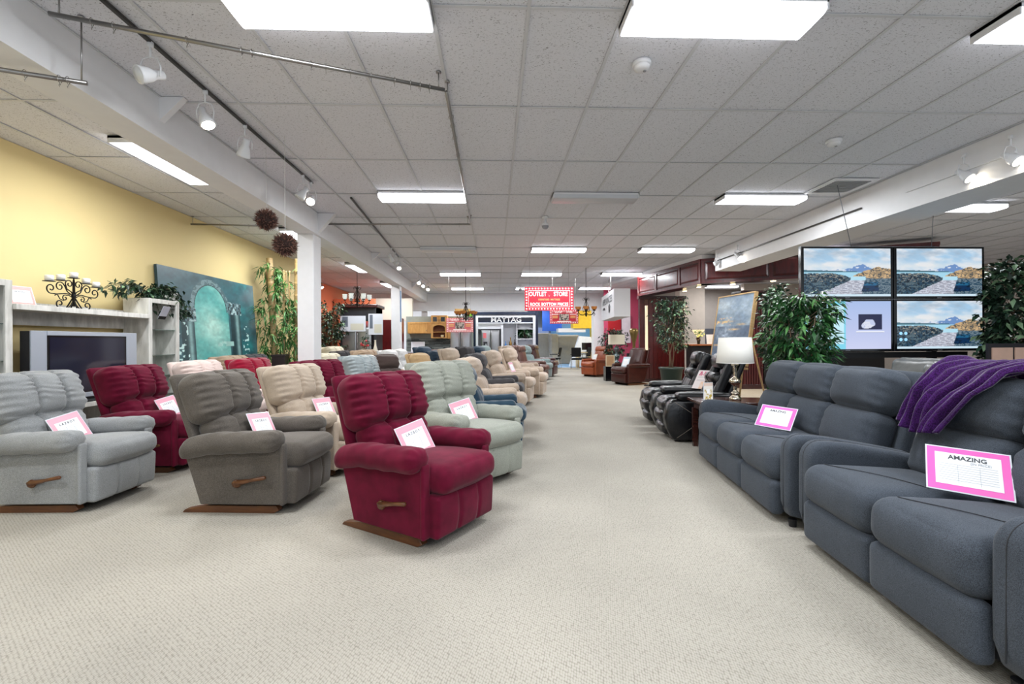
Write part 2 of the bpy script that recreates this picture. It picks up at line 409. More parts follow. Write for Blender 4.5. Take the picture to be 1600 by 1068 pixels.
for k, y in enumerate((5.35, 9.0, 12.65, 16.3)):
    ceiling_light(-3.70, y, True, 'lengthwise glowing light beyond white beam, %s' % ['nearest', 'second, half hidden by column', 'third, above chandelier', 'fourth, farthest'][k], 90)
for (x, y, s) in ((7.3, 6.87, 'above the four wall screens'), (7.3, 10.2, 'behind the cherry soffit'), (9.8, 6.87, 'far to the side of the wall screens'), (9.8, 13.6, 'over the office'), (7.6, 14.6, 'added to brighten behind the service counter'), (8.6, 17.0, 'added to brighten deep in the office')):  # the last two are added lamps that brighten the dark office
    ceiling_light(x, y, True, 'glowing ceiling light past the other beam ' + s)
# unseen rear rows of the same installation keep the near carpet lit
for k, (x, y) in enumerate(((-.986, -.79), (1.454, -.79), (3.894, -.79), (-3.6, 1.7))):
    ceiling_light(x, y, True, 'ceiling light of the row behind the camera, ' + ['over the recliners', 'over the aisle', 'over the sofas', 'beyond the beam'][k])
for k, (x, y) in enumerate(((-4, 21.5), (-1, 21.5), (2.5, 21.5), (5.3, 21.5), (-2.5, 21.5), (2.5, 26), (4.8, 26))):  # unseen lamps put in to brighten the dark back rooms
    ceiling_light(x, y, True, 'unseen ceiling light brightening the back rooms %s' % ['by the kitchens', 'above the maple kitchen', 'past the white booth', 'by the pink wall', 'between kitchens and booth', 'over the blue carpet', 'by the yellow wall'][k])

# smoke detector, sensors, vent
def detector(x, y, label, r=.07, nm='smoke_detector'):
    t = empty(nm, (x, y, CEIL), 0, label, 'detector')
    G().lathe([(r, 0), (r, -.02), (r * .95, -.028)], n=28).obj('base', fix_white, t, True)
    G().lathe([(r * .86, -.026), (r * .8, -.05), (r * .5, -.06), (.001, -.061)], n=28).obj('cap', white_p, t, True)
    G().lathe([(.012, -.058), (.012, -.067), (.001, -.068)], c=(r * .3, 0, 0), n=12).obj('test_button', mat('grey_button', '#8a8a8c', .5), t, True)
p = onz(1003, 106, 3.31); detector(p.x, p.y, 'white smoke detector on the ceiling between two near lights')
p = onz(1303, 222, 3.33); detector(p.x, p.y, 'flat white round ceiling speaker near the air vent', .075, 'ceiling_sensor')
t = empty('air_vent', (4.72, 6.05, CEIL - .005), 0, 'white louvred air vent in ceiling beside the beam', 'vent')
G().box(-.3, .3, -.3, -.24, -.015, 0).box(-.3, .3, .24, .3, -.015, 0).box(-.3, -.24, -.24, .24, -.015, 0).box(.24, .3, -.24, .24, -.015, 0).obj('frame', fix_white, t)
G().box(-.24, .24, -.24, .24, -.002, 0).obj('backing', mat('vent_dark', '#3a3b3e', .8), t)
sg = G(); 
lv = G().box(-.24, .24, -.014, .014, -.002, .002, rot=rotm(40)).mesh('louvre')
for k in range(11): share('louvre', lv, fix_white, t, (0, -.215 + .043 * k, -.010))
# camera domes and extra bits hanging on ceiling
def dome(px, py, label):
    p = onz(px, py, 3.2); t = empty('security_camera', (p.x, p.y, CEIL), 0, label, 'camera')
    G().lathe([(.05, 0), (.05, -.03), (.02, -.04), (.02, -.1), (.055, -.12), (.06, -.15), (.06, -.16)], n=20).obj('mount', fix_white, t, True)
    G().lathe([(.058, -.16), (.05, -.19), (.03, -.21), (.001, -.216)], n=20).obj('dome', mat('smoked_dome', '#9a9aa0', .1), t, True)
dome(852, 352, 'white dome camera on ceiling ahead of lit aisle light'); dome(813, 452, 'small dome camera on ceiling beside the red outlet sign')

# ------------------------------------------------------------ curtain rods with hooks
steel = mat('brushed_steel', '#9a9896', .3, 1, var=.04); dark_steel = mat('dark_steel', '#4a4846', .35, .9)
def rod(p0, p1, hooks, label, z=3.22, r=.014):
    a, b_ = Vector((p0[0], p0[1], z)), Vector((p1[0], p1[1], z)); d = (b_ - a).normalized()
    t = empty('curtain_rod', a, 0, label, 'curtain rod', 'ceiling hung curtain rods')
    e = b_ - a
    G().tube([(0, 0, 0), tuple(e)], r, 12).obj('rail', steel, t, True)
    for fr in (.02, .98):
        q = e * fr; G().tube([tuple(q + Vector((0, 0, .012))), tuple(q + Vector((0, 0, CEIL - z)))], .005, 6).lathe([(.02, CEIL - z - .01), (.02, CEIL - z)], c=tuple(q), n=10).obj('hanger', steel, t, True)
    hk = G(); n = 10
    pts = [(.0, .022 * math.cos(a_), .022 * math.sin(a_)) for a_ in np.linspace(-.9, 2 * PI - 1.6, n)]
    hk.tube(pts, .0022, 5, cap=False); hk.tube([(0, .0, -.022), (0, .008, -.034), (0, -.006, -.04), (0, .0, -.05)], .0018, 5)
    hm = hk.mesh('hook', True); rz = math.atan2(d.y, d.x)
    for h in hooks:
        share('hook', hm, steel, t, e * h, (0, 0, rz + .15 * math.sin(h * 40)))
rod((-2.63, 2.83), (-.37, 3.59), (.085, .13, .29, .42, .445, .6, .64, .71, .77, .84, .89, .92, .95), 'long steel curtain rod running across the nearest ceiling tiles')
rod((-.36, 3.62), (-.37, 7.66), (.1, .14, .2, .3, .4, .55, .7, .8, .9), 'steel curtain rod running away down the ceiling with hooks')
rod((-.37, 7.66), (-2.78, 7.68), (.08, .2, .3, .42, .5, .62, .7, .8, .93), 'steel curtain rod crossing the ceiling toward the white column')
rod((-3.9, 2.60), (-2.60, 3.05), (.55, .66, .78, .90, .93), 'short steel curtain rod hanging below the white beam', z=2.93)
rod((-4.95, 7.72), (-3.47, 7.85), (.3, .6, .85), 'steel curtain rod against the yellow wall near the twig balls')

# ------------------------------------------------------------ track lights
bulb_on = mat('spot_bulb_lit', '#fff1d8', .3, emit=25, var=0); bulb_off = mat('spot_bulb', '#d4d6d8', .15, var=.02)
def track(p0, p1, m, label, wall=False):
    a, b_ = Vector(p0), Vector(p1); e = b_ - a
    return tag(G().box(-.012, .012, 0, e.length, -.02, 0, rot=np.array((Vector((0, 1, 0)).rotation_difference(e)).to_matrix())).obj('light_track', m, loc=a), label, 'light track', 'light tracks')
track((-2.35, 2.0, CEIL - .008), (-2.34, 6.05, CEIL - .008), dark_steel, 'dark light track along the beam above near recliners')
track((-2.03, 6.65, CEIL - .008), (-2.3, 11.3, CEIL - .008), dark_steel, 'second dark light track crossing the steel rod')
track((-2.3, 11.8, CEIL - .008), (-2.2, 17.5, CEIL - .008), white_p, 'white light track farther along the beam')
track((5.135, 6.2, 3.1), (5.135, 10.3, 3.1), dark_steel, 'light track fixed on the side of the second beam')
track((5.135, 4.3, 3.1), (5.135, 5.5, 3.1), white_p, 'white light track on second beam near the picture edge')
lh = G()
lh.lathe([(.022, .09), (.03, .085), (.03, .03), (.045, .0), (.058, -.06), (.06, -.075), (.054, -.078)], n=20)
LHB = lh.mesh('lamp_head', True)
LHF = G().lathe([(.053, -.070), (.045, -.082), (.001, -.088)], n=20).mesh('bulb_face', True)
YK = G().tube([(-.064, 0, -.01), (-.07, 0, .05), (-.05, 0, .11), (0, 0, .125), (.05, 0, .11), (.07, 0, .05), (.064, 0, -.01)], .005, 6).tube([(0, 0, .12), (0, 0, .21)], .009, 8).lathe([(.02, .19), (.02, .225)], n=10).mesh('yoke', True)
def spot(x, y, z, aim, lit, label, watts=6):
    t = empty('track_spotlight', (x, y, z), 0, label, 'spotlight', 'track spotlights')
    share('yoke', YK, fix_white, t, (0, 0, -.225), (0, 0, aim[2]))
    share('lamp_head', LHB, fix_white, t, (0, 0, -.225), aim); share('bulb', LHF, bulb_on if lit else bulb_off, t, (0, 0, -.225), aim)
    if lit:
        ld = bpy.data.lights.new('spot_light', 'SPOT'); ld.energy = watts * 8; ld.spot_size = rad(70); ld.spot_blend = .6; ld.color = (1, .9, .75); ld.shadow_soft_size = .05
        lo = bpy.data.objects.new('spot_light', ld); C.objects.link(lo); lo.parent = t
        R = Euler(aim).to_matrix(); lo.location = Vector((0, 0, -.225)) + R @ Vector((0, 0, -.09)); lo.rotation_euler = aim
for (x, y, aim, lit, lb) in ((-2.35, 3.25, (rad(-50), rad(50), 0), 0, 'white unlit spotlight, first on the near track'),
        (-2.35, 3.85, (rad(-10), rad(-25), 0), 1, 'white glowing spotlight, second on the near track'),
        (-2.35, 4.45, (rad(20), rad(25), 0), 0, 'white unlit spotlight, third on the near track'),
        (-2.34, 5.75, (rad(-15), rad(30), 0), 0, 'white spotlight near the end of the near track'),
        (-2.34, 6.0, (rad(-50), rad(-18), 0), 1, 'blazing lit spotlight above the twig ball'),
        (-2.22, 10.1, (rad(30), rad(-20), 0), 0, 'unlit spotlight, first on the middle track'), (-2.25, 10.6, (rad(-10), rad(-40), 0), 0, 'unlit spotlight, second on the middle track'),
        (-2.28, 11.2, (rad(-40), rad(-10), 0), 1, 'lit spotlight at the end of the middle track'),
        (-2.25, 14.0, (rad(-50), 0, 0), 1, 'lit spotlight, nearer on the white track'), (-2.24, 14.8, (rad(-50), 0, 0), 1, 'lit spotlight, middle of the white track'), (-2.22, 15.7, (rad(-50), 0, 0), 1, 'lit spotlight, farther on the white track')):
    spot(x, y, CEIL - .02, aim, lit, lb)
for (y, lit, aim, lb) in ((10.2, 0, (rad(10), rad(60), 0), 'unlit spotlight at the far end of second beam track'), (9.35, 1, (rad(-35), rad(-25), 0), 'lit spotlight on the second beam near its end'), (4.75, 1, (rad(-40), rad(-15), 0), 'lit spotlight on second beam beside the white track'), (4.3, 1, (rad(-45), rad(-10), 0), 'lit spotlight on the second beam at the picture edge')):
    spot(5.08, y, 3.25, aim, lit, lb, 4)
# ------------------------------------------------------------ upholstered recliners
brown_wood = wood('brown_stained_wood', '#4a2a17', '#6e4425', (3, 20, 20), .35)
black_pl = mat('black_plastic', '#17171a', .5)
def gather_arm(seed=1.):
    def fn(p, q):   # pleats at the front end of a rolled arm, slight sag in the middle
        x = q[:, 0]; e = np.clip((x - .62) / .38, 0, 1)
        th = np.arctan2(p[:, 2], p[:, 1])
        k = 1 + .06 * e * np.sin(th * 9 + seed) * (1 - e * .4)
        p[:, 1] *= k; p[:, 2] *= k
        p[:, 2] += .012 * x - .006 * np.cos(x * PI / 2)
        p[:, 2] += .003 * np.sin(p[:, 0] * 40 + th * 3 + seed) * (1 - x ** 2)
        lo = np.clip((-x - .3) / .7, 0, 1); p[:, 2] -= .05 * lo ** 1.6
        return p
    return fn
def puff(seed=1., a=.006, f=26):
    def fn(p, q):
        s = a * (np.sin(p[:, 1] * f + seed) * np.sin(p[:, 2] * f * .8 + seed * 2) + .6 * np.sin(p[:, 1] * f * 1.7 + p[:, 0] * f + seed))
        n = p / (np.linalg.norm(p, axis=1, keepdims=True) + 1e-9)
        return p + n * s[:, None]
    return fn
def build_style(st):
    """dict of part name -> list of (mesh, slot); chair faces +x, origin on floor"""
    P = []
    def add(name, g, slot=0, smooth=True, bevel=0): P.append((name, g.mesh(name, smooth), slot, bevel))
    A = st == 'A'
    rc = rotm(ry=-19)
    # base
    g = G()
    for y in (-.27, .27): g.prism([(-.44, 0), (.26, 0), (.30, .02), (.28, .055), (-.25, .055), (-.42, .022)], y - .028, y + .028)
    g.box(-.28, -.22, -.27, .27, .012, .05).box(.12, .18, -.27, .27, .012, .05)
    add('rocker_base', g, 1, False, .004)
    add('mechanism', G().box(-.24, .24, -.26, .26, .05, .1), 2, False)
    w = .308
    side = [(-.27, .075), (.335, .075), (.335, .50), (-.405, .50)]
    for s in (-1, 1):
        y0, y1 = sorted((s * w, s * (w + .03)))
        add('side_panel', G().prism(side, y0, y1), 0, False, .008)
    add('rear_panel', G().prism([(-.27, .075), (-.245, .075), (-.38, .50), (-.405, .50)], -w, w), 0, False, .006)
    if st in 'AB':
        for s in (-1, 1):
            hy = .092 if A else .10
            g = G().cush((.375, hy, .078), .076, (34, 18, 18), fn=gather_arm(2.0 + s), c=(-.02, s * (w + .03), .535))
            add('arm', g, 0)
            g = G().cush((.016, .034, .225), .014, (3, 8, 14), c=(.345, s * (w + .005), .295))
            add('arm_front', g, 0)
    else:
        for s in (-1, 1):
            g = G().cush((.41, .06, .05), .045, (16, 8, 6), crown=(0, 0, .01), fn=puff(s, .002), c=(-.06, s * (w + .005), .545))
            add('arm', g, 0)
            add('arm_front', G().cush((.02, .05, .235), .018, (3, 8, 12), c=(.335, s * (w + .005), .3)), 0)
    # seat
    g = G().cush((.345, .288, .088), .072, (20, 20, 9), crown=(.015, 0, .03), fn=puff(1.3, .0025, 15), rot=rotm(ry=-3), c=(.13, 0, .40))
    add('seat_cushion', g, 0)
    # footrest
    lines = (-.1, .1) if A else ((0,) if st == 'B' else ())
    g = G().cush((.055, .295, .132), .026, (7, 54, 22), crown=(.022, 0, 0), fn=channels(lines, .014, .011, .0015, scal=.001, freq=80, reach=.04), rot=rotm(ry=3), c=(.375, 0, .20))
    add('footrest', g, 0)
    # back
    if A:
        g = G().cush((.1, .298, .15), .085, (8, 60, 34), crown=(.035, 0, .015), fn=channels((-.1, .1), .03, .015, .008, ends=.295, scal=.012, seed=1.7, freq=140, reach=.045), rot=rc, c=(-.225, 0, .56))
        add('lower_back_cushion', g, 0)
        g = G().cush((.12, .345, .19), .088, (12, 92, 62), crown=(.05, 0, .012), fn=channels((-.108, .108), .034, .015, .0115, ends=.34, scal=.016, seed=2.9, freq=135, reach=.05), rot=rc, c=(-.325, 0, .84))
        add('upper_back_cushion', g, 0)
        g = G().cush((.03, .325, .34), .025, (4, 12, 12), rot=rc, c=(-.395, 0, .70)); add('back_shell', g, 0)
    elif st == 'B':
        g = G().cush((.1, .29, .16), .085, (8, 30, 20), crown=(.04, 0, .01), fn=puff(2, .006, 22), rot=rc, c=(-.235, 0, .61)); add('lumbar_cushion', g, 0)
        g = G().cush((.11, .27, .15), .1, (10, 40, 26), crown=(.05, 0, .02), fn=channels((), .03, .02, .008, ends=.27, scal=.0, seed=1.2, freq=90), rot=rc, c=(-.335, 0, .88)); add('headrest_cushion', g, 0)
        g = G().cush((.035, .29, .34), .03, (4, 12, 12), rot=rc, c=(-.39, 0, .70)); add('back_shell', g, 0)
    else:
        g = G().cush((.085, .30, .33), .07, (8, 30, 30), crown=(.03, 0, .0), fn=puff(3, .005, 16), rot=rotm(ry=-15), c=(-.28, 0, .70)); add('back_cushion', g, 0)
        if st == 'C':
            g = G().cush((.07, .28, .1), .065, (8, 30, 14), crown=(.02, 0, .0), fn=puff(1, .003, 16), rot=rotm(ry=-15), c=(-.285, 0, .93)); add('head_pillow', g, 0)
        g = G().cush((.03, .325, .36), .025, (4, 12, 12), rot=rotm(ry=-15), c=(-.385, 0, .69)); add('back_shell', g, 0)
    if st in 'AB':
        g = G().lathe([(.001, -.012), (.026, -.012), (.032, 0), (.026, .012), (.001, .012)], c=(.02, -w - .05, .235), n=18, rot=rotm(rx=90))
        g.tube([(.0, -w - .028, .24), (.0, -w - .06, .24)], .012, 10)
        a = np.array([.02, -w - .05, .24]); b_ = np.array([.24, -w - .07, .285])
        g.tube([a, a + (b_ - a) * .5, b_, b_ + (b_ - a) * .04], [.022, .012, .014, .008], 10)
        add('recline_lever', g, 1)
    return P
STY = {s: build_style(s) for s in 'ABCD'}
def recliner(style, m, x, y, ang, label, name='recliner', k=1.0, group='recliners on the showroom floor', wm=None):
    t = empty(name, (x, y, 0), ang, label, 'recliner', group); t.scale = (k, k, k)
    for nm, me, slot, bev in STY[style]:
        if nm == 'recline_lever' and wm == 'none': continue
        o = share(nm, me, (m, (wm if wm and wm != 'none' else brown_wood), black_pl)[slot], t)
        if bev: b_ = o.modifiers.new('bevel', 'BEVEL'); b_.width = bev; b_.segments = 2; b_.limit_method = 'ANGLE'
    return t
F_light = fabric('light_grey_chenille', '#8f9192', 330, .14, slub=.02)
F_taupe = fabric('taupe_tweed', '#5c5650', 330, .2, slub=.08)
F_burg = fabric('burgundy_microsuede', '#5e0e28', 14, .28, sheen=.12, bump=.05, slub=-.14)
F_silver = fabric('silver_green_chenille', '#96998f', 330, .12, slub=0)
F_beige = fabric('beige_suede', '#b5a594', 120, .16, sheen=.4, slub=-.2)
F_pink = fabric('pale_pink_suede', '#d3bfb8', 120, .1, sheen=.4, slub=-.2)
F_red = fabric('red_suede', '#8e1630', 120, .2, sheen=.5, slub=-.2)
F_tan = fabric('tan_suede', '#a8917a', 120, .14, sheen=.3, slub=-.15)
F_dark = fabric('dark_grey_suede', '#464446', 120, .14, sheen=.2, slub=-.15)
F_steel = leather('steel_grey_leather', '#8b9496', .38)
F_brown = fabric('dark_brown_suede', '#4d403c', 120, .14, sheen=.3, slub=-.15)
F_cream = fabric('cream_suede', '#cfc6b0', 120, .1, sheen=.3, slub=-.2)
F_navy = fabric('navy_suede', '#2c3a48', 120, .14, sheen=.3, slub=-.15)
F_blue = fabric('slate_blue_suede', '#2c4252', 120, .14, sheen=.4, slub=-.15)
F_camel = fabric('camel_suede', '#c2a47c', 120, .12, sheen=.3, slub=-.15)
F_oat = fabric('oatmeal_suede', '#bba998', 140, .14, sheen=.3, slub=-.1)
F_white = leather('white_leather', '#cfcfcf', .4)
L_brown = leather('dark_brown_leather', '#3a1813', .3); L_orange = leather('cognac_leather', '#93492a', .35)
L_choc = leather('chocolate_leather', '#5a3b33', .35); L_black = leather('black_leather', '#0e0e12', .28); L_grey = leather('grey_leather', '#6a6a68', .35)
F_teal = fabric('grey_teal_suede', '#7c8b8a', 120, .12, sheen=.3, slub=-.15)

A_ = recliner('A', F_light, -3.40, 3.86, -2, 'pale grey woven recliner nearest the silver television')
B_ = recliner('A', F_taupe, -1.864, 3.77, -5, 'taupe tweed recliner with brown lever between pale grey and burgundy chairs')
C_ = recliner('A', F_burg, -.528, 3.22, -34, 'burgundy recliner standing alone in front, angled toward the aisle')
D_ = recliner('A', F_silver, -.26, 4.36, -44, 'silver grey recliner directly behind the front burgundy one, beside the aisle', k=1.03)
E_ = recliner('A', F_beige, -1.73, 4.73, -15, 'beige suede recliner behind the taupe tweed one')
F_ = recliner('A', F_burg, -3.43, 4.91, -3, 'burgundy recliner beside the white wood tower, behind pale grey one')
G_ = recliner('A', F_burg, -1.98, 5.93, -28, 'burgundy recliner behind the beige one, in front of the white column')
others = [
    ('A', F_pink, -3.60, 6.25, -6, 'pale pink recliner with only its back showing below the teal painting', 1),
    ('A', F_red, -3.33, 7.0, -12, 'red recliner back seen between pale pink and beige chairs', 1),
    ('A', F_tan, -4.05, 7.85, -5, 'tan recliner back just under the teal painting', 1.02),
    ('A', F_dark, -4.16, 8.75, -5, 'dark charcoal recliner back under the edge of teal painting', 1.02),
    ('A', F_cream, -3.75, 11.9, -10, 'cream recliner just past the white column, by the potted ficus', 1.13),
    ('A', F_cream, -2.78, 8.68, -10, 'second cream recliner, lower, tight against the white column', 1.03),
    ('A', F_dark, -3.2, 10.9, -20, 'dark grey recliner between white column and steel grey leather back', 1.04),
    ('A', F_steel, -1.86, 7.45, -22, 'steel grey leather recliner back behind the front burgundy one', 1.02),
    ('A', F_tan, -2.45, 10.1, -12, 'taupe tan recliner back in front of the steel refrigerator', 1.07),
    ('B', F_brown, -1.8, 8.62, -40, 'dark brown recliner back between steel grey leather and white ones', 1.0),
    ('B', F_white, -2.17, 11.05, -15, 'white leather recliner behind the dark brown one', 1.05),
    ('B', F_white, -2.13, 12.1, -15, 'white leather recliner farther back by the red cabinets', 1.05),
    ('B', F_camel, -1.24, 9.51, -25, 'camel recliner behind the silver grey one', 1.0),
    ('B', F_navy, -1.75, 13.6, -25, 'navy recliner in front of the stone backsplash', 1.1),
    ('B', F_navy, -1.30, 12.75, -20, 'lower navy recliner next to the camel one', 1.0),
    ('C', L_choc, -1.5, 14.75, -20, 'chocolate leather recliner between navy and pale tan ones', 1.0),
    ('B', F_beige, -.70, 10.9, -20, 'pale tan recliner in front of the big steel refrigerator', 1.08),
    ('B', F_oat, -.0, 6.75, -6, 'oatmeal recliner in the aisle row behind the slate blue one', 1.0),
    ('B', F_blue, -.05, 5.70, -4, 'slate blue recliner behind the silver grey one, mostly hidden', .93),
    ('B', F_oat, .33, 9.41, -12, 'oatmeal recliner with its full side showing in the aisle row', 1.05),
    ('B', F_oat, .72, 10.65, -14, 'oatmeal recliner second of the pair facing the aisle', 1.08),
    ('C', F_dark, -.40, 12.3, -20, 'dark grey recliner in front of the white booth refrigerator', 1.1),
    ('B', F_dark, .05, 8.3, -8, 'dark taupe recliner with its back behind the oatmeal row', 1.02),
    ('B', F_navy, -.1, 13.6, -20, 'navy recliner behind the dark grey one by the white booth', 1.1),
    ('B', F_teal, .05, 15.3, -20, 'grey teal recliner by the booth edge', 1.1),
    ('B', F_oat, .75, 12.3, -14, 'oatmeal recliner third along the aisle, near the booth bottles', 1.12),
    ('C', L_choc, 1.12, 14.03, -22, 'chocolate brown leather recliner beside the aisle before the booth', 1.12),
    ('B', F_teal, 1.42, 15.39, -22, 'grey teal recliner between two brown leather ones', 1.1),
    ('C', L_brown, 1.8, 16.84, -22, 'last burgundy brown leather recliner of the aisle row', 1.12),
]
for (s, m, x, y, a, lb, k) in others: recliner(s, m, x, y, a, lb, k=k)
recliner('C', L_orange, 3.72, 16.6, 212, 'cognac leather club chair across the aisle, facing the aisle', 'leather_chair', 1.05, wm='none')
recliner('D', L_brown, 3.98, 13.35, 205, 'dark brown leather chair beside the tall cherry panel', 'leather_chair', 1.02, wm='none')

# ------------------------------------------------------------ price cards
pink_light = mat('pale_pink_card', '#e3a3b4', .35, var=0); pink_hot = mat('hot_pink_card', '#f06ac0', .3, var=0)
paper = mat('white_paper', '#eef0f4', .5, var=0); ink = mat('grey_ink', '#4a4c52', .6, var=0); faint = mat('faint_ink', '#a9adb6', .6, var=0)
clear = mat('clear_sleeve', '#dfe3ea', .1, var=0)
def card(x, y, z, ang, tilt, w, h, border, label, body=None, sub=None, roll=0, bold=.0, bd=.12, rows=6, top=.2):
    """flat card in its own xz plane, front towards local -y; tilt leans the top back; ang turns about z"""
    t = empty('price_card', (x, y, z), 0, label, 'price card', 'price cards in clear sleeves')
    t.rotation_euler = (Matrix.Rotation(rad(ang), 3, 'Z') @ Matrix.Rotation(rad(-tilt), 3, 'X') @ Matrix.Rotation(rad(roll), 3, 'Y')).to_euler()
    G().box(-w / 2 - .006, w / 2 + .006, 0, .003, -.006, h + .006).obj('sleeve', clear, t)
    G().box(-w / 2, w / 2, -.001, .001, 0, h).obj('card', border, t)
    b_ = w * bd; tp = h * top
    G().box(-w / 2 + b_, w / 2 - b_, -.002, 0, b_, h - tp).obj('paper', paper, t)
    pw = w - 2 * b_; ph = h - tp - b_
    if body: text(body, pw * .13, ink, t, (0, -.0022, h - tp - ph * .14), name='lettering', font_bold=bold)
    if sub: text(sub, pw * .07, faint, t, (pw * .2, -.0022, h - tp - ph * .27), name='small_lettering')
    ln = G()
    for k in range(rows):
        zz = h - tp - ph * (.36 + .56 * k / rows); ln.box(-pw * .44, pw * .44, -.0024, -.002, zz - .0008, zz + .0008)
    for xx in (-.15, .18): ln.box(pw * xx - .0006, pw * xx + .0006, -.0024, -.002, b_ + ph * .06, h - tp - ph * .36)
    ln.obj('printed_lines', faint, t); return t
LZB = 'L A Z B O Y'
# local placement on a chair: in front of the lower back, leaning on it
def card_on(ch, lx, ly, lz, turn, tilt, label, roll=0, w=.27, h=.23, **k):
    a = ch.rotation_euler.z; ca, sa = math.cos(a), math.sin(a)
    x = ch.location.x + ca * lx - sa * ly; y = ch.location.y + sa * lx + ca * ly
    return card(x, y, lz, math.degrees(a) + 90 + turn, tilt, w, h, pink_light, label, LZB, roll=roll, top=.2, **k)
card_on(A_, .03, .0, .48, 0, 27, 'pink bordered price card on the pale grey recliner', roll=-8)
card_on(B_, .03, .03, .48, 0, 27, 'pink bordered price card on the taupe tweed recliner', roll=6)
card_on(C_, .04, .0, .48, -2, 27, 'pink bordered price card on the front burgundy recliner', roll=-8)
card_on(D_, .03, .0, .49, 0, 27, 'pink bordered price card on the silver grey recliner', roll=-8)
card_on(E_, .03, .05, .48, 0, 27, 'pink bordered price card on the beige recliner', roll=3)
card_on(F_, .03, .12, .48, 0, 27, 'white price card on the burgundy recliner beside the white tower', roll=-6)

def small_card(x, y, z, ang, label, border=pink_light, w=.17, h=.2):
    return card(x, y, z, ang, 25, w, h, border, label, None, None)
small_card(.40, 9.28, .66, 60, 'tiny pale tag on the oatmeal recliner of the aisle row')
small_card(3.62, 16.45, .62, -50, 'cream card on the cognac leather club chair', mat('cream_card', '#e6dcc8', .5, var=0))
small_card(3.80, 13.22, .53, -55, 'pale blue card on the dark brown leather chair', mat('pale_blue_card', '#bcd0dc', .5, var=0), .24, .3)
# ------------------------------------------------------------ sofas
F_sofa = fabric('charcoal_blue_weave', '#474d56', 380, .14, sheen=.1, slub=.14)
F_seam = mat('dark_seam', '#24262b', .8)
def arm_profile():
    pts = [(.43, .045), (.45, .12), (.445, .45)]
    for a in np.linspace(0, 90, 7): pts.append((.345 + .1 * math.cos(rad(a)), .52 + .105 * math.sin(rad(a))))
    pts += [(.24, .622), (.1, .60), (-.1, .565), (-.3, .53), (-.38, .50), (-.40, .045)]
    return pts
def sofa(n, x, y, ang, label, group):
    t = empty('reclining_sofa', (x, y, 0), ang, label, 'sofa', group)
    sw, aw = .575, .14; W = n * sw
    fr = G().box(-.38, .36, -W / 2 + .01, W / 2 - .01, .05, .2); fr.obj('base_frame', F_seam, t)
    ft = G()
    for xx in (-.33, .38):
        for yy in (-W / 2 - .05, W / 2 + .05): G().lathe([(.022, 0), (.028, .05)], c=(xx, yy, 0), n=12).obj('foot', black_pl, t)
    pr = arm_profile()
    for s in (-1, 1):
        y0, y1 = sorted((s * W / 2, s * (W / 2 + aw)))
        # rounded arm: stack slices that shrink toward the faces
        g = G(); ys = np.linspace(0, 1, 13); V = []; cx, cz = .05, .32; m = len(pr)
        for q in ys:
            e = abs(2 * q - 1); k = 1 - .16 * max(0, (e - .45) / .55) ** 2.2
            V += [(cx + (a - cx) * (1 - (1 - k) * .25), y0 + (y1 - y0) * q, max(.045, cz + (b_ - cz) * (1 - (1 - k) * .75))) for a, b_ in pr]
        F = [tuple(range(m)), tuple(range(12 * m, 13 * m))[::-1]]
        for i in range(12):
            for j in range(m): j2 = (j + 1) % m; F.append((i * m + j, i * m + j2, (i + 1) * m + j2, (i + 1) * m + j))
        g.add(V, F); o = g.obj('arm', F_sofa, t, True)
        mo = o.modifiers.new('s', 'SUBSURF'); mo.levels = 1; mo.render_levels = 1
        ps = G().tube([(cx + (a - cx) * .996, (y0 + y1) / 2 - s * .062 * 0 + s * .0, cz + (b_ - cz) * .996) for a, b_ in pr[1:-1]], .003, 6, cap=False)
        ps.obj('arm_seam', F_seam, t, True)
    for i in range(n):
        yc = -W / 2 + sw * (i + .5); hy = sw / 2 - .002; sd = i * 1.7 + n
        g = G().cush((.365, hy, .115), .08, (26, 20, 10), crown=(.01, 0, .03), fn=puff(sd, .0025, 12), rot=rotm(ry=-3), c=(.135, yc, .375)); o = g.obj('seat_cushion', F_sofa, t, True)
        # curved top-stitching on the seat
        pts = []
        for u_ in np.linspace(0, 1, 18):
            yy = (-.72 + 1.44 * u_) * hy; xx = .40 - .30 * abs(u_ * .9) ** 1.3; qx = (xx - .135) / .365
            pts.append((xx, yc + yy, .375 + .115 + (xx - .135) * .052 + .03 * (1 - qx * qx) * (1 - (yy / hy) ** 2) + .003))
        G().tube(pts, .0022, 5, cap=False).obj('stitch_line', F_seam, o, True)
        g = G().cush((.045, hy, .118), .035, (6, 18, 14), crown=(.014, 0, 0), c=(.445, yc, .165)); g.obj('footrest_panel', F_sofa, t, True)
        rc = rotm(ry=-17)
        g = G().cush((.10, hy, .165), .075, (8, 30, 20), crown=(.05, 0, .0), fn=channels((), .02, .02, .004, ends=hy, scal=0, freq=110, seed=sd), rot=rc, c=(-.215, yc, .59)); g.obj('lower_back_cushion', F_sofa, t, True)
        g = G().cush((.115, hy, .155), .085, (10, 40, 30), crown=(.04, 0, .015), fn=channels((), .02, .02, .006, ends=hy, scal=0, freq=120, seed=sd + 1, reach=.055), rot=rc, c=(-.305, yc, .885)); g.obj('upper_back_cushion', F_sofa, t, True)
    g = G().cush((.045, W / 2 + .03, .40), .03, (4, 20, 12), rot=rotm(ry=-17), c=(-.375, 0, .645)); g.obj('back_panel', F_sofa, t, True)
    g = G().prism([(-.38, .05), (-.33, .05), (-.43, .5), (-.5, .5)], -W / 2, W / 2); g.obj('rear_skirt', F_sofa, t)
    return t
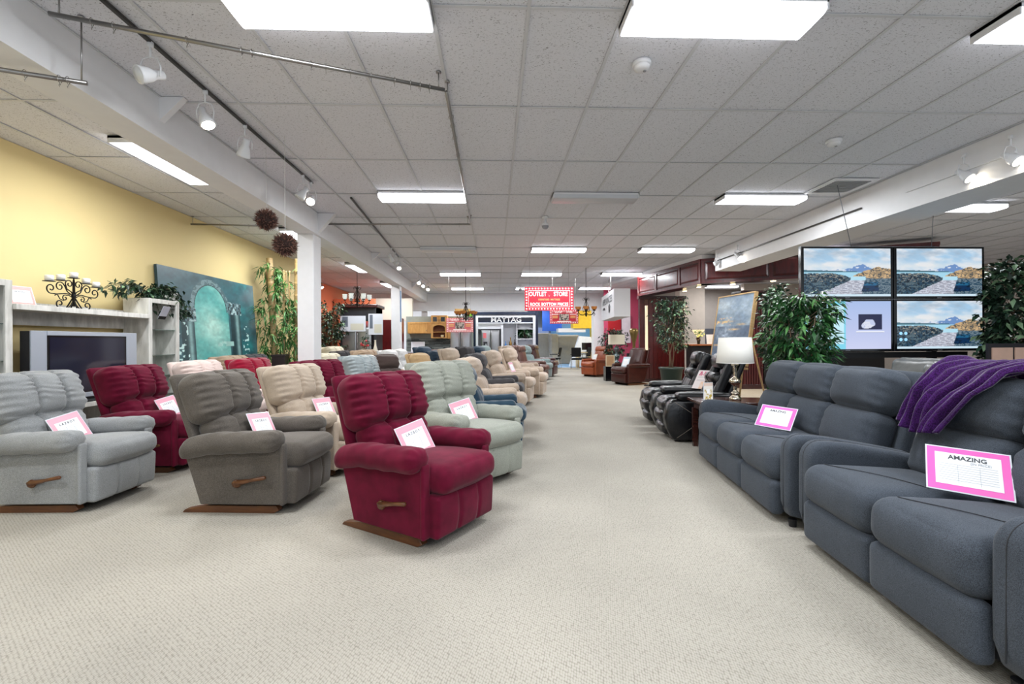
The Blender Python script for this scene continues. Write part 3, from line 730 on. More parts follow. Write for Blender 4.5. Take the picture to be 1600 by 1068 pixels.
# front line of the two sofas
S3 = sofa(3, 2.515, 3.86, 171.5, 'charcoal three seat reclining sofa beside the end table and lamp', 'charcoal reclining sofas')
S2 = sofa(2, 2.30, 2.115, 173.0, 'charcoal two seat reclining sofa with purple throw, nearest the camera', 'charcoal reclining sofas')
def on_sofa(S, lx, ly, lz):
    a = S.rotation_euler.z; return (S.location.x + math.cos(a) * lx - math.sin(a) * ly, S.location.y + math.sin(a) * lx + math.cos(a) * ly, lz)
# cards on sofas
def sofa_card_at(x, y, z, ang, tilt, roll, label, title, sub, w, h):
    return card(x, y, z, ang, tilt, w, h, pink_hot, label, title, sub, roll=roll, bold=.0007, bd=.1, rows=8, top=.12)
sofa_card_at(2.33, 3.76, .525, -50, 42, 4, 'hot pink framed price card on the three seat sofa', 'AMAZING', 'PRICES', .27, .21)
sofa_card_at(2.22, 2.06, .53, -36, 36, 4, 'large hot pink framed price card on the two seat sofa', 'AMAZING', '(IN PRICE)', .29, .22)
# purple throw
throw_m = fabric('purple_chenille_throw', '#35124c', 170, .5, sheen=.35, bump=.6, slub=.35)
def throw():
    nu, nv = 90, 70; a = S2.rotation_euler.z
    V = []; F = []
    # path in the back's xz plane (local): front of the head cushion, over its top, down the rear
    path = [(-.085, .70), (-.10, .78), (-.125, .87), (-.16, .96), (-.225, 1.035), (-.315, 1.075), (-.42, 1.085), (-.52, 1.05), (-.57, .96), (-.56, .86)]
    pth = np.array(path); L = np.concatenate([[0], np.cumsum(np.linalg.norm(np.diff(pth, axis=0), axis=1))]); L /= L[-1]
    rs = random.Random(3)
    for j in range(nv + 1):
        for i in range(nu + 1):
            u, v = i / nu, j / nv
            v0 = .08 * (1 - u) ** 2 + .10 * max(0, u - .45)
            s = v0 + (1 - v0) * v
            x = np.interp(s, L, pth[:, 0]); z = np.interp(s, L, pth[:, 1])
            y = -.33 + .34 * u + (.10 + .42 * u) * min(1, s * 1.25) ** 1.7 + .015 * math.sin(s * 9 + u * 5)
            nx, nz = (1, .25) if s < .4 else ((.2, 1) if s < .75 else (-1, .1))
            fold = .024 * math.sin(u * 27 + 2.0 * s + 1.0 * math.sin(s * 5 + u * 4)) + .012 * math.sin(u * 55 + 5 * s * s) + .01 * math.sin(s * 14 + u * 9)
            k = .045 + fold * .8 + .012 * math.exp(-v * 14)
            wrap = max(0, -.27 - y)
            V.append((x + nx * k - 1.3 * wrap, max(y, -.345), z + nz * k * (.9 if s > .4 else .3)))
    for j in range(nv):
        for i in range(nu): q = j * (nu + 1) + i; F.append((q, q + 1, q + nu + 2, q + nu + 1))
    g = G().add(V, F); o = g.obj('throw_blanket', throw_m, None, True)
    so = o.modifiers.new('thick', 'SOLIDIFY'); so.thickness = .014; so.offset = 0
    ca, sa = math.cos(a), math.sin(a); yoff = -.25
    o.rotation_euler.z = a; o.location = (S2.location.x - sa * yoff, S2.location.y + ca * yoff, 0)
    tag(o, 'purple chenille throw draped over the two seat sofa back', 'blanket')
throw()

# ------------------------------------------------------------ end table, lamp, card
dk_wood = wood('espresso_wood', '#2b1512', '#4b2821', (3, 20, 20), .22, coat=.3)
t = empty('end_table', (2.72, 5.15, 0), -7, 'dark espresso end table between black leather seats and charcoal sofa', 'table')
G().box(-.42, .42, -.26, .26, .545, .575).obj('table_top', dk_wood, t, bevel=.004)
G().box(-.36, .36, -.21, .21, .46, .545).obj('apron', dk_wood, t)
lg = G().prism([(-.025, 0), (.025, 0), (.03, .46), (-.03, .46)], -.025, .025).mesh('leg')
for sx_ in (-1, 1):
    for sy_ in (-1, 1): share('leg', lg, dk_wood, t, (.35 * sx_, .2 * sy_, 0))
t = empty('table_lamp', (2.76, 5.15, .575), 0, 'silver table lamp with white drum shade on the end table', 'lamp')
chrome = mat('mercury_silver', '#c9bfae', .12, 1, var=.05, vs=30)
G().lathe([(.001, 0), (.062, 0), (.066, .012), (.06, .03), (.045, .045), (.038, .06), (.05, .075), (.046, .085), (.022, .105), (.018, .12), (.024, .135), (.02, .15), (.024, .165), (.055, .19), (.066, .215), (.05, .24), (.022, .262), (.017, .275), (.022, .29), (.018, .305), (.021, .33), (.024, .36), (.022, .385), (.045, .40), (.04, .41), (.014, .425), (.01, .44), (.001, .441)], n=32).obj('base', chrome, t, True)
G().tube([(0, 0, .42), (0, 0, .56)], .007, 8).obj('stem', chrome, t, True)
shade_m = mat('linen_shade', '#e8e6e0', .8, emit=.12, var=.02)
so_ = G().lathe([(.198, .425), (.172, .715)], n=40, cap=False).obj('lamp_shade', shade_m, t, True)
s_ = so_.modifiers.new('t', 'SOLIDIFY'); s_.thickness = .004
for pr_ in ([(.199, .423), (.2, .43)], [(.173, .708), (.172, .716)]): G().lathe(pr_, n=40, cap=False).obj('shade_trim', mat('shade_trim', '#f3f2ee', .7, var=0), t, True)
t = empty('brochure_holder', (2.46, 5.18, .575), 8, 'upright brochure card in clear stand on the end table', 'brochure')
G().box(-.06, .06, .0, .003, 0, .2).box(-.06, .06, -.04, .04, 0, .003).obj('stand', clear, t)
def leaflet(u, v):
    c = np.ones(u.shape + (3,)) * H3('#efe9e0'); c = blend(c, H3('#b59a35'), (vnoise(u * 8, v * 9, 5) > .5) * ((v < .6) & (abs(u - .5) < .42)) * .9)
    c = blend(c, H3('#ffffff'), ((abs(u - .5) < .18) & (v > .35) & (v < .62)) * 1.0); c = blend(c, H3('#d8b9a8'), (v > .8) * .7); return c
o = bpy.data.objects.new('leaflet', picture('leaflet', .11, .19, 30, 50, leaflet)); C.objects.link(o); o.parent = t; o.data.materials.append(vcol('printed_paper')); o.location = (0, -.003, .006)
t = tag(G().box(-.09, .09, -.06, .06, 0, .006).obj('paper_sheet', paper), 'white paper sheet lying at the corner of the end table', 'paper'); t.location = (2.40, 4.97, .576)

# ------------------------------------------------------------ black leather theatre seats
def theatre(x, y, ang):
    t = empty('theatre_seat', (x, y, 0), ang, 'pair of black leather theatre recliners with console between them', 'theatre seating')
    st = mat('contrast_stitch', '#6f675f', .6)
    for k, yc in enumerate((-.5, .5)):
        g = G().cush((.31, .235, .10), .08, (18, 16, 8), crown=(.03, 0, .05), fn=puff(k + 1., .004, 18), rot=rotm(ry=-4), c=(.16, yc, .40)); g.obj('seat_cushion', L_black, t, True)
        g = G().cush((.06, .225, .085), .05, (6, 16, 10), crown=(.035, 0, 0), fn=puff(k, .003), c=(.44, yc, .29)); g.obj('footrest_cushion', L_black, t, True)
        g = G().cush((.05, .22, .075), .045, (6, 16, 10), crown=(.03, 0, 0), fn=puff(k + 4, .003), rot=rotm(ry=12), c=(.425, yc, .135)); g.obj('lower_footrest', L_black, t, True)
        rc = rotm(ry=-24)
        g = G().cush((.05, .17, .13), .04, (6, 20, 12), fn=channels((-.12, -.07, -.02, .03, .08, .13), .012, .008, .0, scal=0), rot=rc, c=(-.16, yc, .57)); g.obj('channelled_back', L_black, t, True)
        g = G().cush((.075, .2, .085), .07, (8, 26, 12), crown=(.03, 0, 0), fn=channels((0,), .02, .012, .002, scal=.0), rot=rc, c=(-.23, yc, .765)); g.obj('lumbar_pillow', L_black, t, True)
        g = G().cush((.07, .19, .11), .066, (8, 20, 12), crown=(.03, 0, .0), rot=rotm(ry=-18), c=(-.32, yc, .99)); g.obj('head_pillow', L_black, t, True)
        for s in (-1, 1):
            g = G().cush((.06, .045, .30), .04, (6, 6, 20), rot=rc, c=(-.275, yc + s * .215, .79)); g.obj('back_wing', L_black, t, True)
    g = G().cush((.04, .72, .36), .03, (4, 20, 12), rot=rotm(ry=-22), c=(-.40, 0, .70)); g.obj('back_shell', L_black, t, True)
    # arms and console
    for yc, nm in ((-.82, 'arm'), (.82, 'arm'), (0, 'console')):
        hw = .095 if nm == 'arm' else .13
        prof = [(-.38, .03), (.40, .03), (.47, .16), (.50, .30), (.46, .46), (.40, .52), (-.42, .52)]
        o = G().prism(prof, yc - hw, yc + hw).obj(nm + '_body', L_black, t, True, bevel=.03)
        g = G().cush((.33, hw + .015, .045), .042, (16, 10, 6), crown=(0, 0, .02), fn=puff(yc, .003), c=(.02, yc, .565)); g.obj(nm + '_pad', L_black, t, True)
        G().lathe([(.045, 0), (.045, .02), (.036, .022), (.034, .003), (.001, .003)], c=(.39, yc, .535), n=20).obj('cup_holder', mat('cup_ring', '#3f4044', .2, 1), t, True)
        if nm == 'arm':
            sy_ = yc + math.copysign(hw + .001, yc)
            G().tube([(.38, sy_, .5), (.05, sy_, .28), (-.34, sy_, .5)], .003, 5).tube([(.36, sy_, .06), (.05, sy_, .28), (-.32, sy_, .06)], .003, 5).obj('side_stitching', st, t, True)
    for xx in (-.3, .33):
        for yy in (-.8, 0, .8): G().box(xx - .03, xx + .03, yy - .03, yy + .03, 0, .03).obj('foot', black_pl, t)
    return t
TH = theatre(2.73, 6.42, 172)
def brochure_panel(x, y, z, ang, tilt, w, h, seed, label, base='#e8dedd', accent='#c9587a', accent2='#e8a36a'):
    def pn(u, v):
        c = np.ones(u.shape + (3,)) * H3(base)
        c = blend(c, H3(accent), ((v > .72) & (v < .93) & (abs(u - .5) < .4) & (vnoise(u * 20, v * 9, seed, 1) > .4)) * .9)
        c = blend(c, H3(accent2), ((v < .4) & (u > .45) & (u < .85)) * vnoise(u * 6, v * 6, seed + 1) * .8)
        c = blend(c, H3('#9a8f95'), ((v > .42) & (v < .7) & (abs(u - .5) < .38) & (np.sin(v * 120) > .2)) * .45); return c
    o = bpy.data.objects.new('price_card', picture('card', w, h, 40, 40, pn)); C.objects.link(o); o.data.materials.append(vcol('printed_paper'))
    o.rotation_euler = (Matrix.Rotation(rad(ang), 3, 'Z') @ Matrix.Rotation(rad(-tilt), 3, 'X')).to_euler(); o.location = (x, y, z)
    so = o.modifiers.new('t', 'SOLIDIFY'); so.thickness = .003
    return tag(o, label, 'price card', 'price cards in clear sleeves')
brochure_panel(2.80, 6.18, .60, -60, 36, .22, .30, 3, 'pink and white price card leaning on the theatre seat console')
brochure_panel(3.16, 5.98, .84, -40, 32, .27, .22, 8, 'clear sleeved grey card draped over theatre seat back', '#b9b9bd', '#8a8a90', '#77777c')

# ------------------------------------------------------------ easel and seascape
pine = wood('pale_pine', '#c39a63', '#dcb985', (4, 4, 30), .5)
def seascape(u, v):
    n1 = vnoise(u * 5, v * 9, 11); n2 = vnoise(u * 18, v * 34, 12); c = np.ones(u.shape + (3,)) * H3('#6c7f92')
    c = blend(c, H3('#a9b6bd'), (v > .55) * (n1 * 1.6 - .5)); c = blend(c, H3('#46566c'), (v < .55) * (n1 * 1.4 - .1)); c = blend(c, H3('#3f4b60'), np.clip((v - .85) * 3, 0, .6) * n2)
    c = blend(c, H3('#d8a96a'), ((n2 > .62) & (abs(v - .62) < .06) & (u < .5)) * .9)
    for (uu, vv, w_) in ((.55, .50, .13), (.2, .27, .2), (.6, .30, .12), (.75, .57, .1), (.8, .1, .16), (.45, .12, .1), (.3, .62, .2)):
        c = blend(c, H3('#dba868'), np.exp(-((u - uu) / w_) ** 2 - ((v - vv) / .013) ** 2) * (n2 * 1.5))
    c = blend(c, H3('#c5d2de'), np.exp(-((u - .3) / .22) ** 2 - ((v - .45) / .1) ** 2) * n2 * .9); return c * (1.05 + .35 * n2[..., None])
ez = empty('easel_painting', (3.72, 7.18, .87), -84, 'seascape painting in a pale pine frame leaning on an easel', 'painting')
ez.rotation_euler = (Matrix.Rotation(rad(-84), 3, 'Z') @ Matrix.Rotation(rad(-9), 3, 'X')).to_euler()
o = bpy.data.objects.new('canvas', picture('canvas', .90, 1.1, 110, 120, seascape)); C.objects.link(o); o.parent = ez; o.data.materials.append(vcol('oil_paint', rough=.45)); o.location = (0, -.012, .02)
fr = G(); w, h = .90, 1.14
fr.box(-w / 2 - .02, w / 2 + .02, -.02, .035, 0, .02).box(-w / 2 - .02, w / 2 + .02, -.02, .035, h - .02, h).box(-w / 2 - .02, -w / 2, -.02, .035, .02, h - .02).box(w / 2, w / 2 + .02, -.02, .035, .02, h - .02)
fr.obj('frame', pine, ez); G().box(-w / 2, w / 2, .0, .012, .02, h - .02).obj('backing_board', mat('kraft', '#8a7355', .9), ez)
t = empty('easel', (3.72, 7.18, 0), -84, 'slim pale wooden easel holding the seascape', 'easel')
for sx_ in (-1, 1): G().tube([(sx_ * .38, -.10, 0), (sx_ * .30, .06, .84), (sx_ * .1, .26, 1.9)], .014, 8).obj('leg', pine, t, True)
G().tube([(0, .75, 0), (0, .28, 1.88)], .014, 8).obj('rear_leg', pine, t, True)
G().box(-.42, .42, -.03, .07, .815, .845).obj('ledge', pine, t)

# ------------------------------------------------------------ video wall
def landscape(u, v):
    n1 = vnoise(u * 5, v * 8, 21); n2 = vnoise(u * 26, v * 30, 22); n3 = vnoise(u * 70, v * 70, 23, 2); n4 = vnoise(u * 9, v * 4, 25)
    c = np.ones(u.shape + (3,)) * H3('#a8cdea'); c = blend(c, H3('#dfe6ee'), (vnoise(u * 6 + v * 3, v * 9, 28) * 3.2 - 1.1)); c = blend(c, H3('#9fb2c4'), np.clip((v - .68) * 3, 0, 1) * (vnoise(u * 7, v * 10, 29) * 2.4 - .9))
    c = blend(c, H3('#f1eeea'), np.exp(-((v - .64) / .07) ** 2) * (.3 + n4 * .6))
    m = .535 + .15 * np.exp(-((u - .66) / .11) ** 2) * (.55 + .7 * vnoise(u * 26, u * 0 + 3, 24)) + .03 * np.exp(-((u - .45) / .16) ** 2)
    mk = v < m; c = blend(c, H3('#6f92c6'), mk * 1.0); c = blend(c, H3('#eef2f8'), mk * (n2 > .5) * (v > m - .06) * .85)
    c = blend(c, H3('#48707f'), (v < .545 - .05 * u + .012 * n2) & (u < .62))
    c = blend(c, H3('#a6d8ee'), (v < .50 + .008 * n2) * 1.0); c = blend(c, H3('#5f8798'), (v < .475 + .01 * n2) * (n4 > .55) * .6)
    hill = (v < .40 + .22 * np.clip((u - .56) / .3, 0, 1) ** .7 - .05 * np.clip((u - .86) / .14, 0, 1) + .03 * (n2 - .5)) & (u > .56) & (v > .34)
    c = blend(c, H3('#a08a6c'), hill * 1.0); c = blend(c, H3('#d9b78a'), hill * (n2 > .5) * .85); c = blend(c, H3('#39444f'), hill * (n3 > .58) * .8)
    edge = .48 - .13 * np.clip((u - .35) / .3, 0, 1) + .035 * (n2 - .5); lo = (v < edge) & (u < .62 + .03 * n2)
    c = blend(c, H3('#24455c'), lo * 1.0); c = blend(c, H3('#5e7078'), lo * (n2 > .5) * .8); c = blend(c, H3('#0d1c2a'), lo * (n3 < .42) * .9); c = blend(c, H3('#b9a58c'), lo * (n3 > .66) * (v > .3) * .7)
    ro = (v < .36 + .03 * n2) & (u > .6); c = blend(c, H3('#2f4c60'), ro * 1.0); c = blend(c, H3('#7f8e98'), ro * (n3 > .48) * .8)
    wt = (v < .42) & (v > .33) & (np.abs(u - .62) < .07 + .03 * n2); c = blend(c, H3('#b5e0f2'), wt * 1.0)
    f = np.clip(v / .34, 0, 1); xl = .12 + .42 * f; xr = .66 + .04 * f; bw = (f < 1) & (u > xl + .02 * (n3 - .5)) & (u < xr)
    c = blend(c, H3('#cbd0de'), bw * 1.0); c = blend(c, H3('#5d6478'), bw * (np.sin((v * 1.9 - u * .28) * 75 / (1.15 - f * .5)) > .80) * .85); c = blend(c, H3('#9b96a2'), bw * (n3 > .55) * .5); c = blend(c, H3('#8b8a94'), bw * (n1 > .6) * .4)
    bx = (v > .09 + .10 * (u - .66)) & (v < .29 + .05 * (u - .66)) & (u > .64 + .2 * v) & (u < .86 + .05 * (.2 - v)); c = blend(c, H3('#0b2f55'), bx * 1.0); c = blend(c, H3('#2a6f96'), bx * (v > .22) * .8); c = blend(c, H3('#0a1828'), bx * (n2 > .55) * .6)
    c = blend(c, H3('#cfe6f4'), (v < .045) * 1.0); return c
def laptop(u, v):
    c = np.ones(u.shape + (3,)) * H3('#bcc6ec'); c = blend(c, H3('#9bb8e6'), np.clip(v - .4, 0, 1)); c = blend(c, H3('#dcdcf6'), np.clip(.4 - v, 0, 1) * 1.2)
    c = blend(c, H3('#7fd6ee'), (u < .48) * 1.0); c = blend(c, H3('#d6f2fb'), ((u < .46) & (v > .1) & (v < .92) & (u > .03)) * .8)
    c = blend(c, H3('#0d1140'), ((abs(u - .76) < .135) & (v > .40) & (v < .73)) * 1.0)
    n = vnoise(u * 14, v * 9, 31); bl = np.exp(-((u - .75) / .075) ** 2 - ((v - .53) / .10) ** 2) + .8 * np.exp(-((u - .70) / .04) ** 2 - ((v - .48) / .05) ** 2)
    c = blend(c, H3('#e8ecf8'), ((bl * (.6 + n) > .55)) * .95); c = blend(c, H3('#b7c3e8'), ((bl * (.6 + n) > .55) & (n > .55)) * .7)
    c = blend(c, H3('#f4f6fc'), ((v > .345) & (v < .375) & (abs(u - .76) < .165)) * 1.0); c = blend(c, H3('#8c96c0'), ((v > .335) & (v < .347) & (abs(u - .76) < .16)) * .9)
    return c
bez = mat('gloss_black_bezel', '#0b0c10', .15, var=0); silver_edge = mat('silver_edge', '#b9bcc4', .3, .8, var=0)
SW, SH = 1.30, .715
LSM = picture('screen_picture', 1.225, .655, 180, 100, landscape); LPM = picture('screen_picture', 1.225, .655, 150, 90, laptop)
scr = vcol('screen_glow', emit=.82, rough=.2)
VX, VY, VZ = 4.20, 6.10, 1.095
vw_lab = {(0, 1): 'wall screen with lake boardwalk picture, upper one beside the cherry soffit', (1, 1): 'wall screen with lake boardwalk picture, upper one beside the tall ficus',
          (0, 0): 'wall screen showing a white laptop on pale blue, partly behind the palm', (1, 0): 'wall screen with lake picture and small desktop icons, lower one'}
for ix in (0, 1):
    for iz in (0, 1):
        t = empty('video_screen', (VX + SW * (ix + .5) + .012 * ix, VY, VZ + (SH + .008) * iz), 0, vw_lab[(ix, iz)], 'screen', 'four screens of the video wall')
        G().box(-SW / 2, SW / 2, 0, .06, 0, SH).obj('housing', bez, t, bevel=.006)
        G().box(-SW / 2, SW / 2, .004, .05, SH, SH + .004).obj('edge_trim', silver_edge, t)
        o = bpy.data.objects.new('display', LPM if (ix, iz) == (0, 0) else LSM); C.objects.link(o); o.parent = t; o.location = (0, -.002, .034)
        if not o.data.materials: o.data.materials.append(scr)
        text('SAMSUNG', .014, silver_edge, t, (0, -.001, .014), name='brand_lettering')
        if (ix, iz) == (1, 0):
            ic = G()
            for a_ in range(2):
                for b_ in range(2): ic.lathe([(.001, 0), (.022, 0), (.022, .002), (.001, .002)], c=(-.56 + .07 * a_, -.003, .16 + .085 * b_), n=14, rot=rotm(rx=90))
            ic.obj('desktop_icons', mat('icon_blue', '#8fc4e8', .4, emit=.8, var=0), t)
t = empty('screen_stand', (VX + SW, VY + .18, 0), 0, 'black floor stand carrying the four wall screens', 'stand')
for xx in (-.75, .72): G().box(xx - .04, xx + .04, -.04, .04, 0, 2.4).obj('upright', black_pl, t)
G().box(-1.2, 1.2, -.05, .03, 1.0, 1.08).box(-1.2, 1.2, -.05, .03, 2.1, 2.18).obj('cross_rail', black_pl, t)
G().box(-1.0, 1.0, -.25, .45, 0, .05).obj('foot_plate', black_pl, t)
wire_m = mat('wire_grey', '#6a7078', .5, .5)
for (x0, y0, x1, lb) in ((4.62, 5.98, 4.95, 'thin dark cable from ceiling to the wall screens by the vent'), (6.2, 6.2, 6.1, 'thin pale cable from the ceiling to the far wall screen')):
    o = G().tube([(x0, y0, CEIL), (x1, VY + .05, 2.53)], .004, 6).obj('hanging_cable', wire_m, None, True); tag(o, lb, 'cable')

# ------------------------------------------------------------ foliage builder
def leafmats(kind):
    if kind == 'ficus': return [mat('leaf_dark', '#182e20', .45, var=.2, vs=30), mat('leaf_mid', '#2b4a32', .4, var=.2, vs=30), mat('leaf_light', '#7d9c77', .4, var=.15, vs=30)]
    if kind == 'palm': return [mat('palm_dark', '#173a1d', .4, var=.2, vs=30), mat('palm_mid', '#25592b', .4, var=.2, vs=30), mat('palm_light', '#5a9150', .4, var=.15, vs=30)]
    return [mat('bamboo_leaf', '#2f6428', .45, var=.2, vs=30), mat('bamboo_leaf_mid', '#47803a', .45, var=.2, vs=30), mat('bamboo_leaf_light', '#7fa866', .45, var=.15, vs=30)]
def leaves(rng, centers, L, W, droop=.5, spread=1., wts=(.45, .4, .15)):
    """centers: list of (pos, direction); folded pointed leaves in three greens"""
    V = []; F = []; MI = []
    for (p, d) in centers:
        d = Vector(d); d += Vector((rng.uniform(-1, 1), rng.uniform(-1, 1), rng.uniform(-1, .6))) * spread; d.z -= droop
        if d.length < .01: continue
        d.normalize(); l = L * rng.uniform(.7, 1.2); w = W * rng.uniform(.8, 1.15)
        s = d.cross(Vector((0, 0, 1))); s = s.normalized() if s.length > .05 else Vector((1, 0, 0))
        up = s.cross(d); s = (s * math.cos(rng.uniform(-.7, .7)) + up * math.sin(rng.uniform(-.7, .7))).normalized(); up = s.cross(d)
        b_ = len(V); p = Vector(p); q = -.12 * l
        V += [p, p + d * l * .42 + s * w / 2 + up * w * .12, p + d * l * .45 + up * 0, p + d * l * .42 - s * w / 2 + up * w * .12, p + d * l - Vector((0, 0, l * .18))]
        F += [(b_, b_ + 1, b_ + 2), (b_, b_ + 2, b_ + 3), (b_ + 1, b_ + 4, b_ + 2), (b_ + 2, b_ + 4, b_ + 3)]
        m_ = rng.choices((0, 1, 2), wts)[0]; MI += [m_] * 4
    g = G(); g.v.append(np.array([tuple(v) for v in V])); g.f = F; g.mi = MI; g.n = len(V); return g
def ficus(name, x, y, z0, h, w, kind, label, pot=None, n=900, L=.075, W=.035, seed=1, droop=.5, trunk=.35, cat='plant', potcol='#20302a', shape=None, wts=(.45, .4, .15), dy=None):
    rng = random.Random(seed); t = empty(name, (x, y, z0), 0, label, cat)
    ph = 0
    if pot:
        pr_, ph = pot; pm = mat('pot_' + potcol[1:], potcol, .45)
        G().lathe([(pr_ * .72, 0), (pr_ * .95, ph * .92), (pr_ * 1.05, ph * .92), (pr_ * 1.05, ph), (pr_ * .9, ph), (pr_ * .88, ph * .9), (.001, ph * .9)], n=28).obj('pot', pm, t, True)
    tk = G()
    for k in range(3):
        a = k * 2.1 + seed; pts = [(.04 * math.cos(a), .04 * math.sin(a), ph * .85), (.06 * math.cos(a + 1), .06 * math.sin(a + 1), ph + h * trunk * .5), (.10 * w * math.cos(a), .10 * w * math.sin(a), ph + h * trunk), (.2 * w * math.cos(a), .2 * w * math.sin(a), ph + h * .8)]
        tk.tube(pts, [.018, .015, .012, .005], 7)
    br = []; cs = []
    for k in range(int(n / 14)):
        v = rng.random(); zz = ph + h * (trunk * .75 + (1 - trunk * .75) * v); e = (shape(v) if shape else math.sqrt(max(0, 1 - (2 * v - .95) ** 2)) * .8 + .2)
        a = rng.uniform(0, 2 * PI); R = w / 2 * e * rng.uniform(.55, 1.0); dyk = dy or 1
        tip = Vector((R * math.cos(a), R * math.sin(a) * dyk, zz)); root = Vector((.06 * math.cos(a), .06 * math.sin(a), zz - .15 * h * rng.uniform(.4, 1)))
        br.append((root, tip))
        for q in range(14):
            f = rng.uniform(.35, 1.05); p = root.lerp(tip, f) + Vector((rng.gauss(0, .03), rng.gauss(0, .03), rng.gauss(0, .03))); cs.append((p, (tip - root).normalized() * .8))
    for r0_, t0_ in br[::2]: tk.tube([r0_, r0_.lerp(t0_, .5) + Vector((0, 0, .03)), t0_], [.006, .004, .002], 4)
    tk.obj('trunk', mat('trunk_brown', '#7c6450', .8), t, True)
    tag(leaves(rng, cs, L, W, droop, wts=wts).obj('foliage', leafmats(kind), t, normals=False), kind='stuff'); return t
ficus('potted_palm', 3.72, 5.38, 0, 1.48, .80, 'palm', 'green potted plant with drooping leaves in front of the screens', (.2, .35), 2400, .13, .04, 5, .75, .32, shape=lambda v: .75 + .25 * math.sin(v * 2.6), wts=(.4, .42, .18))
ficus('potted_ficus', 3.78, 6.02, 0, 1.72, .45, 'ficus', 'paler variegated ficus behind the drooping green plant', (.18, .3), 1200, .085, .045, 15, .6, .45, wts=(.3, .35, .35))
ficus('potted_ficus', 7.05, 5.95, 0, 1.98, 1.0, 'ficus', 'tall dark ficus tree at the side of the four screens', (.2, .35), 3400, .12, .062, 7, .5, .3, wts=(.55, .3, .15))
ficus('potted_ficus', 4.45, 11.35, 0, 1.75, 1.0, 'ficus', 'tall ficus tree in a green pot before the cherry panel', (.29, .6), 1700, .1, .05, 9, .5, .4, potcol='#22332e', shape=lambda v: .75 + .25 * math.sin(v * 3), wts=(.5, .33, .17))
# small lattice cabinet by the tall ficus
t = empty('lattice_screen', (5.98, 5.3, 0), 0, 'pinkish lattice folding screen at picture edge beyond the purple throw', 'screen')
G().box(-.02, 1.2, -.0, .03, 0, 1.2).obj('body', mat('cab_dark', '#15131a', .4), t)
pm_ = mat('rice_paper', '#c9a795', .7)
for a_ in range(4):
    for b_ in range(6): G().box(.02 + .29 * a_, .28 + .29 * a_, -.01, 0, 1.17 - .19 * (b_ + 1), 1.15 - .19 * b_).obj('panel', pm_, t)
# grey leather sofa backs behind the charcoal sofas
for (x, y, lb) in ((4.55, 5.0, 'grey leather recliner back peeking over the three seat sofa'), (3.92, 3.95, 'crumpled grey leather recliner back behind gap between charcoal sofas'), (5.1, 4.1, 'pale leather recliner back far behind the purple throw')):
    recliner('D', L_grey, x, y, 200 - 10, lb, k=1.0, wm='none', group='grey leather recliners behind the charcoal sofas')
# ------------------------------------------------------------ entertainment unit along the yellow wall
ww = wood('whitewashed_wood', '#b6b4ae', '#dedcd6', (6, 6, 1.4), .55)
glass = mat('shelf_glass', '#b9cfc8', .05, var=0, trans=.85)
def tower(y0, y1, label, swing):
    t = empty('display_tower', (-4.72, (y0 + y1) / 2, 0), 0, label, 'shelf unit', 'whitewashed entertainment unit')
    w = y1 - y0; h = 1.87; dpt = .31
    for s in (-1, 1): G().box(-.17, .14, s * w / 2 - .016, s * w / 2 + .016, 0, h).obj('side_panel', ww, t)
    G().box(-.17, -.155, -w / 2, w / 2, 0, h).obj('back_panel', ww, t)
    G().box(-.17, .14, -w / 2, w / 2, h - .03, h).obj('top_panel', ww, t)
    G().box(-.17, .14, -w / 2, w / 2, 0, .08).obj('plinth', ww, t)
    G().box(.14, .16, -w / 2 - .016, -w / 2 + .05, .05, h).box(.14, .16, w / 2 - .05, w / 2 + .016, .05, h).box(.14, .16, -w / 2 + .05, w / 2 - .05, h - .06, h).box(.14, .16, -w / 2 + .05, w / 2 - .05, .05, .12).obj('door_frame', ww, t, bevel=.003)
    for z in (.55, .82, 1.1, 1.45): G().box(-.15, .12, -w / 2 + .02, w / 2 - .02, z, z + .008).obj('glass_shelf', glass, t)
    return t
tower(4.02, 4.52, 'whitewashed display tower at the picture edge with glass shelves', 0)
tower(6.27, 6.83, 'whitewashed display tower with glass shelves holding a hanging tag', 0)
t = empty('tv_bridge', (-4.72, 5.32, 0), 0, 'whitewashed bridge shelf over the silver television', 'shelf')
G().box(-.17, .19, -.78, .92, 1.595, 1.65).obj('bridge_shelf', ww, t, bevel=.003)
G().box(-.17, -.15, -.78, .92, 1.46, 1.70).obj('back_rail', ww, t)
t = empty('tv_console', (-4.66, 5.32, 0), 0, 'whitewashed low console under the silver television', 'cabinet')
G().box(-.22, .26, -.78, .92, .58, .63).obj('top_panel', ww, t, bevel=.003)
for y in (-.765, -.2, .2, .905): G().box(-.2, .22, y - .015, y + .015, 0, .58).obj('divider', ww, t)
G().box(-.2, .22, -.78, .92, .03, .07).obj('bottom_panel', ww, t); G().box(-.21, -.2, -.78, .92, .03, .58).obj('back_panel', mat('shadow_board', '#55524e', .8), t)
G().cush((.1, .13, .08), .06, (8, 8, 6), fn=puff(4, .01, 30), c=(.02, .45, .16)).obj('crumpled_bag', mat('plastic_bag', '#9fb4b0', .3), t, True)
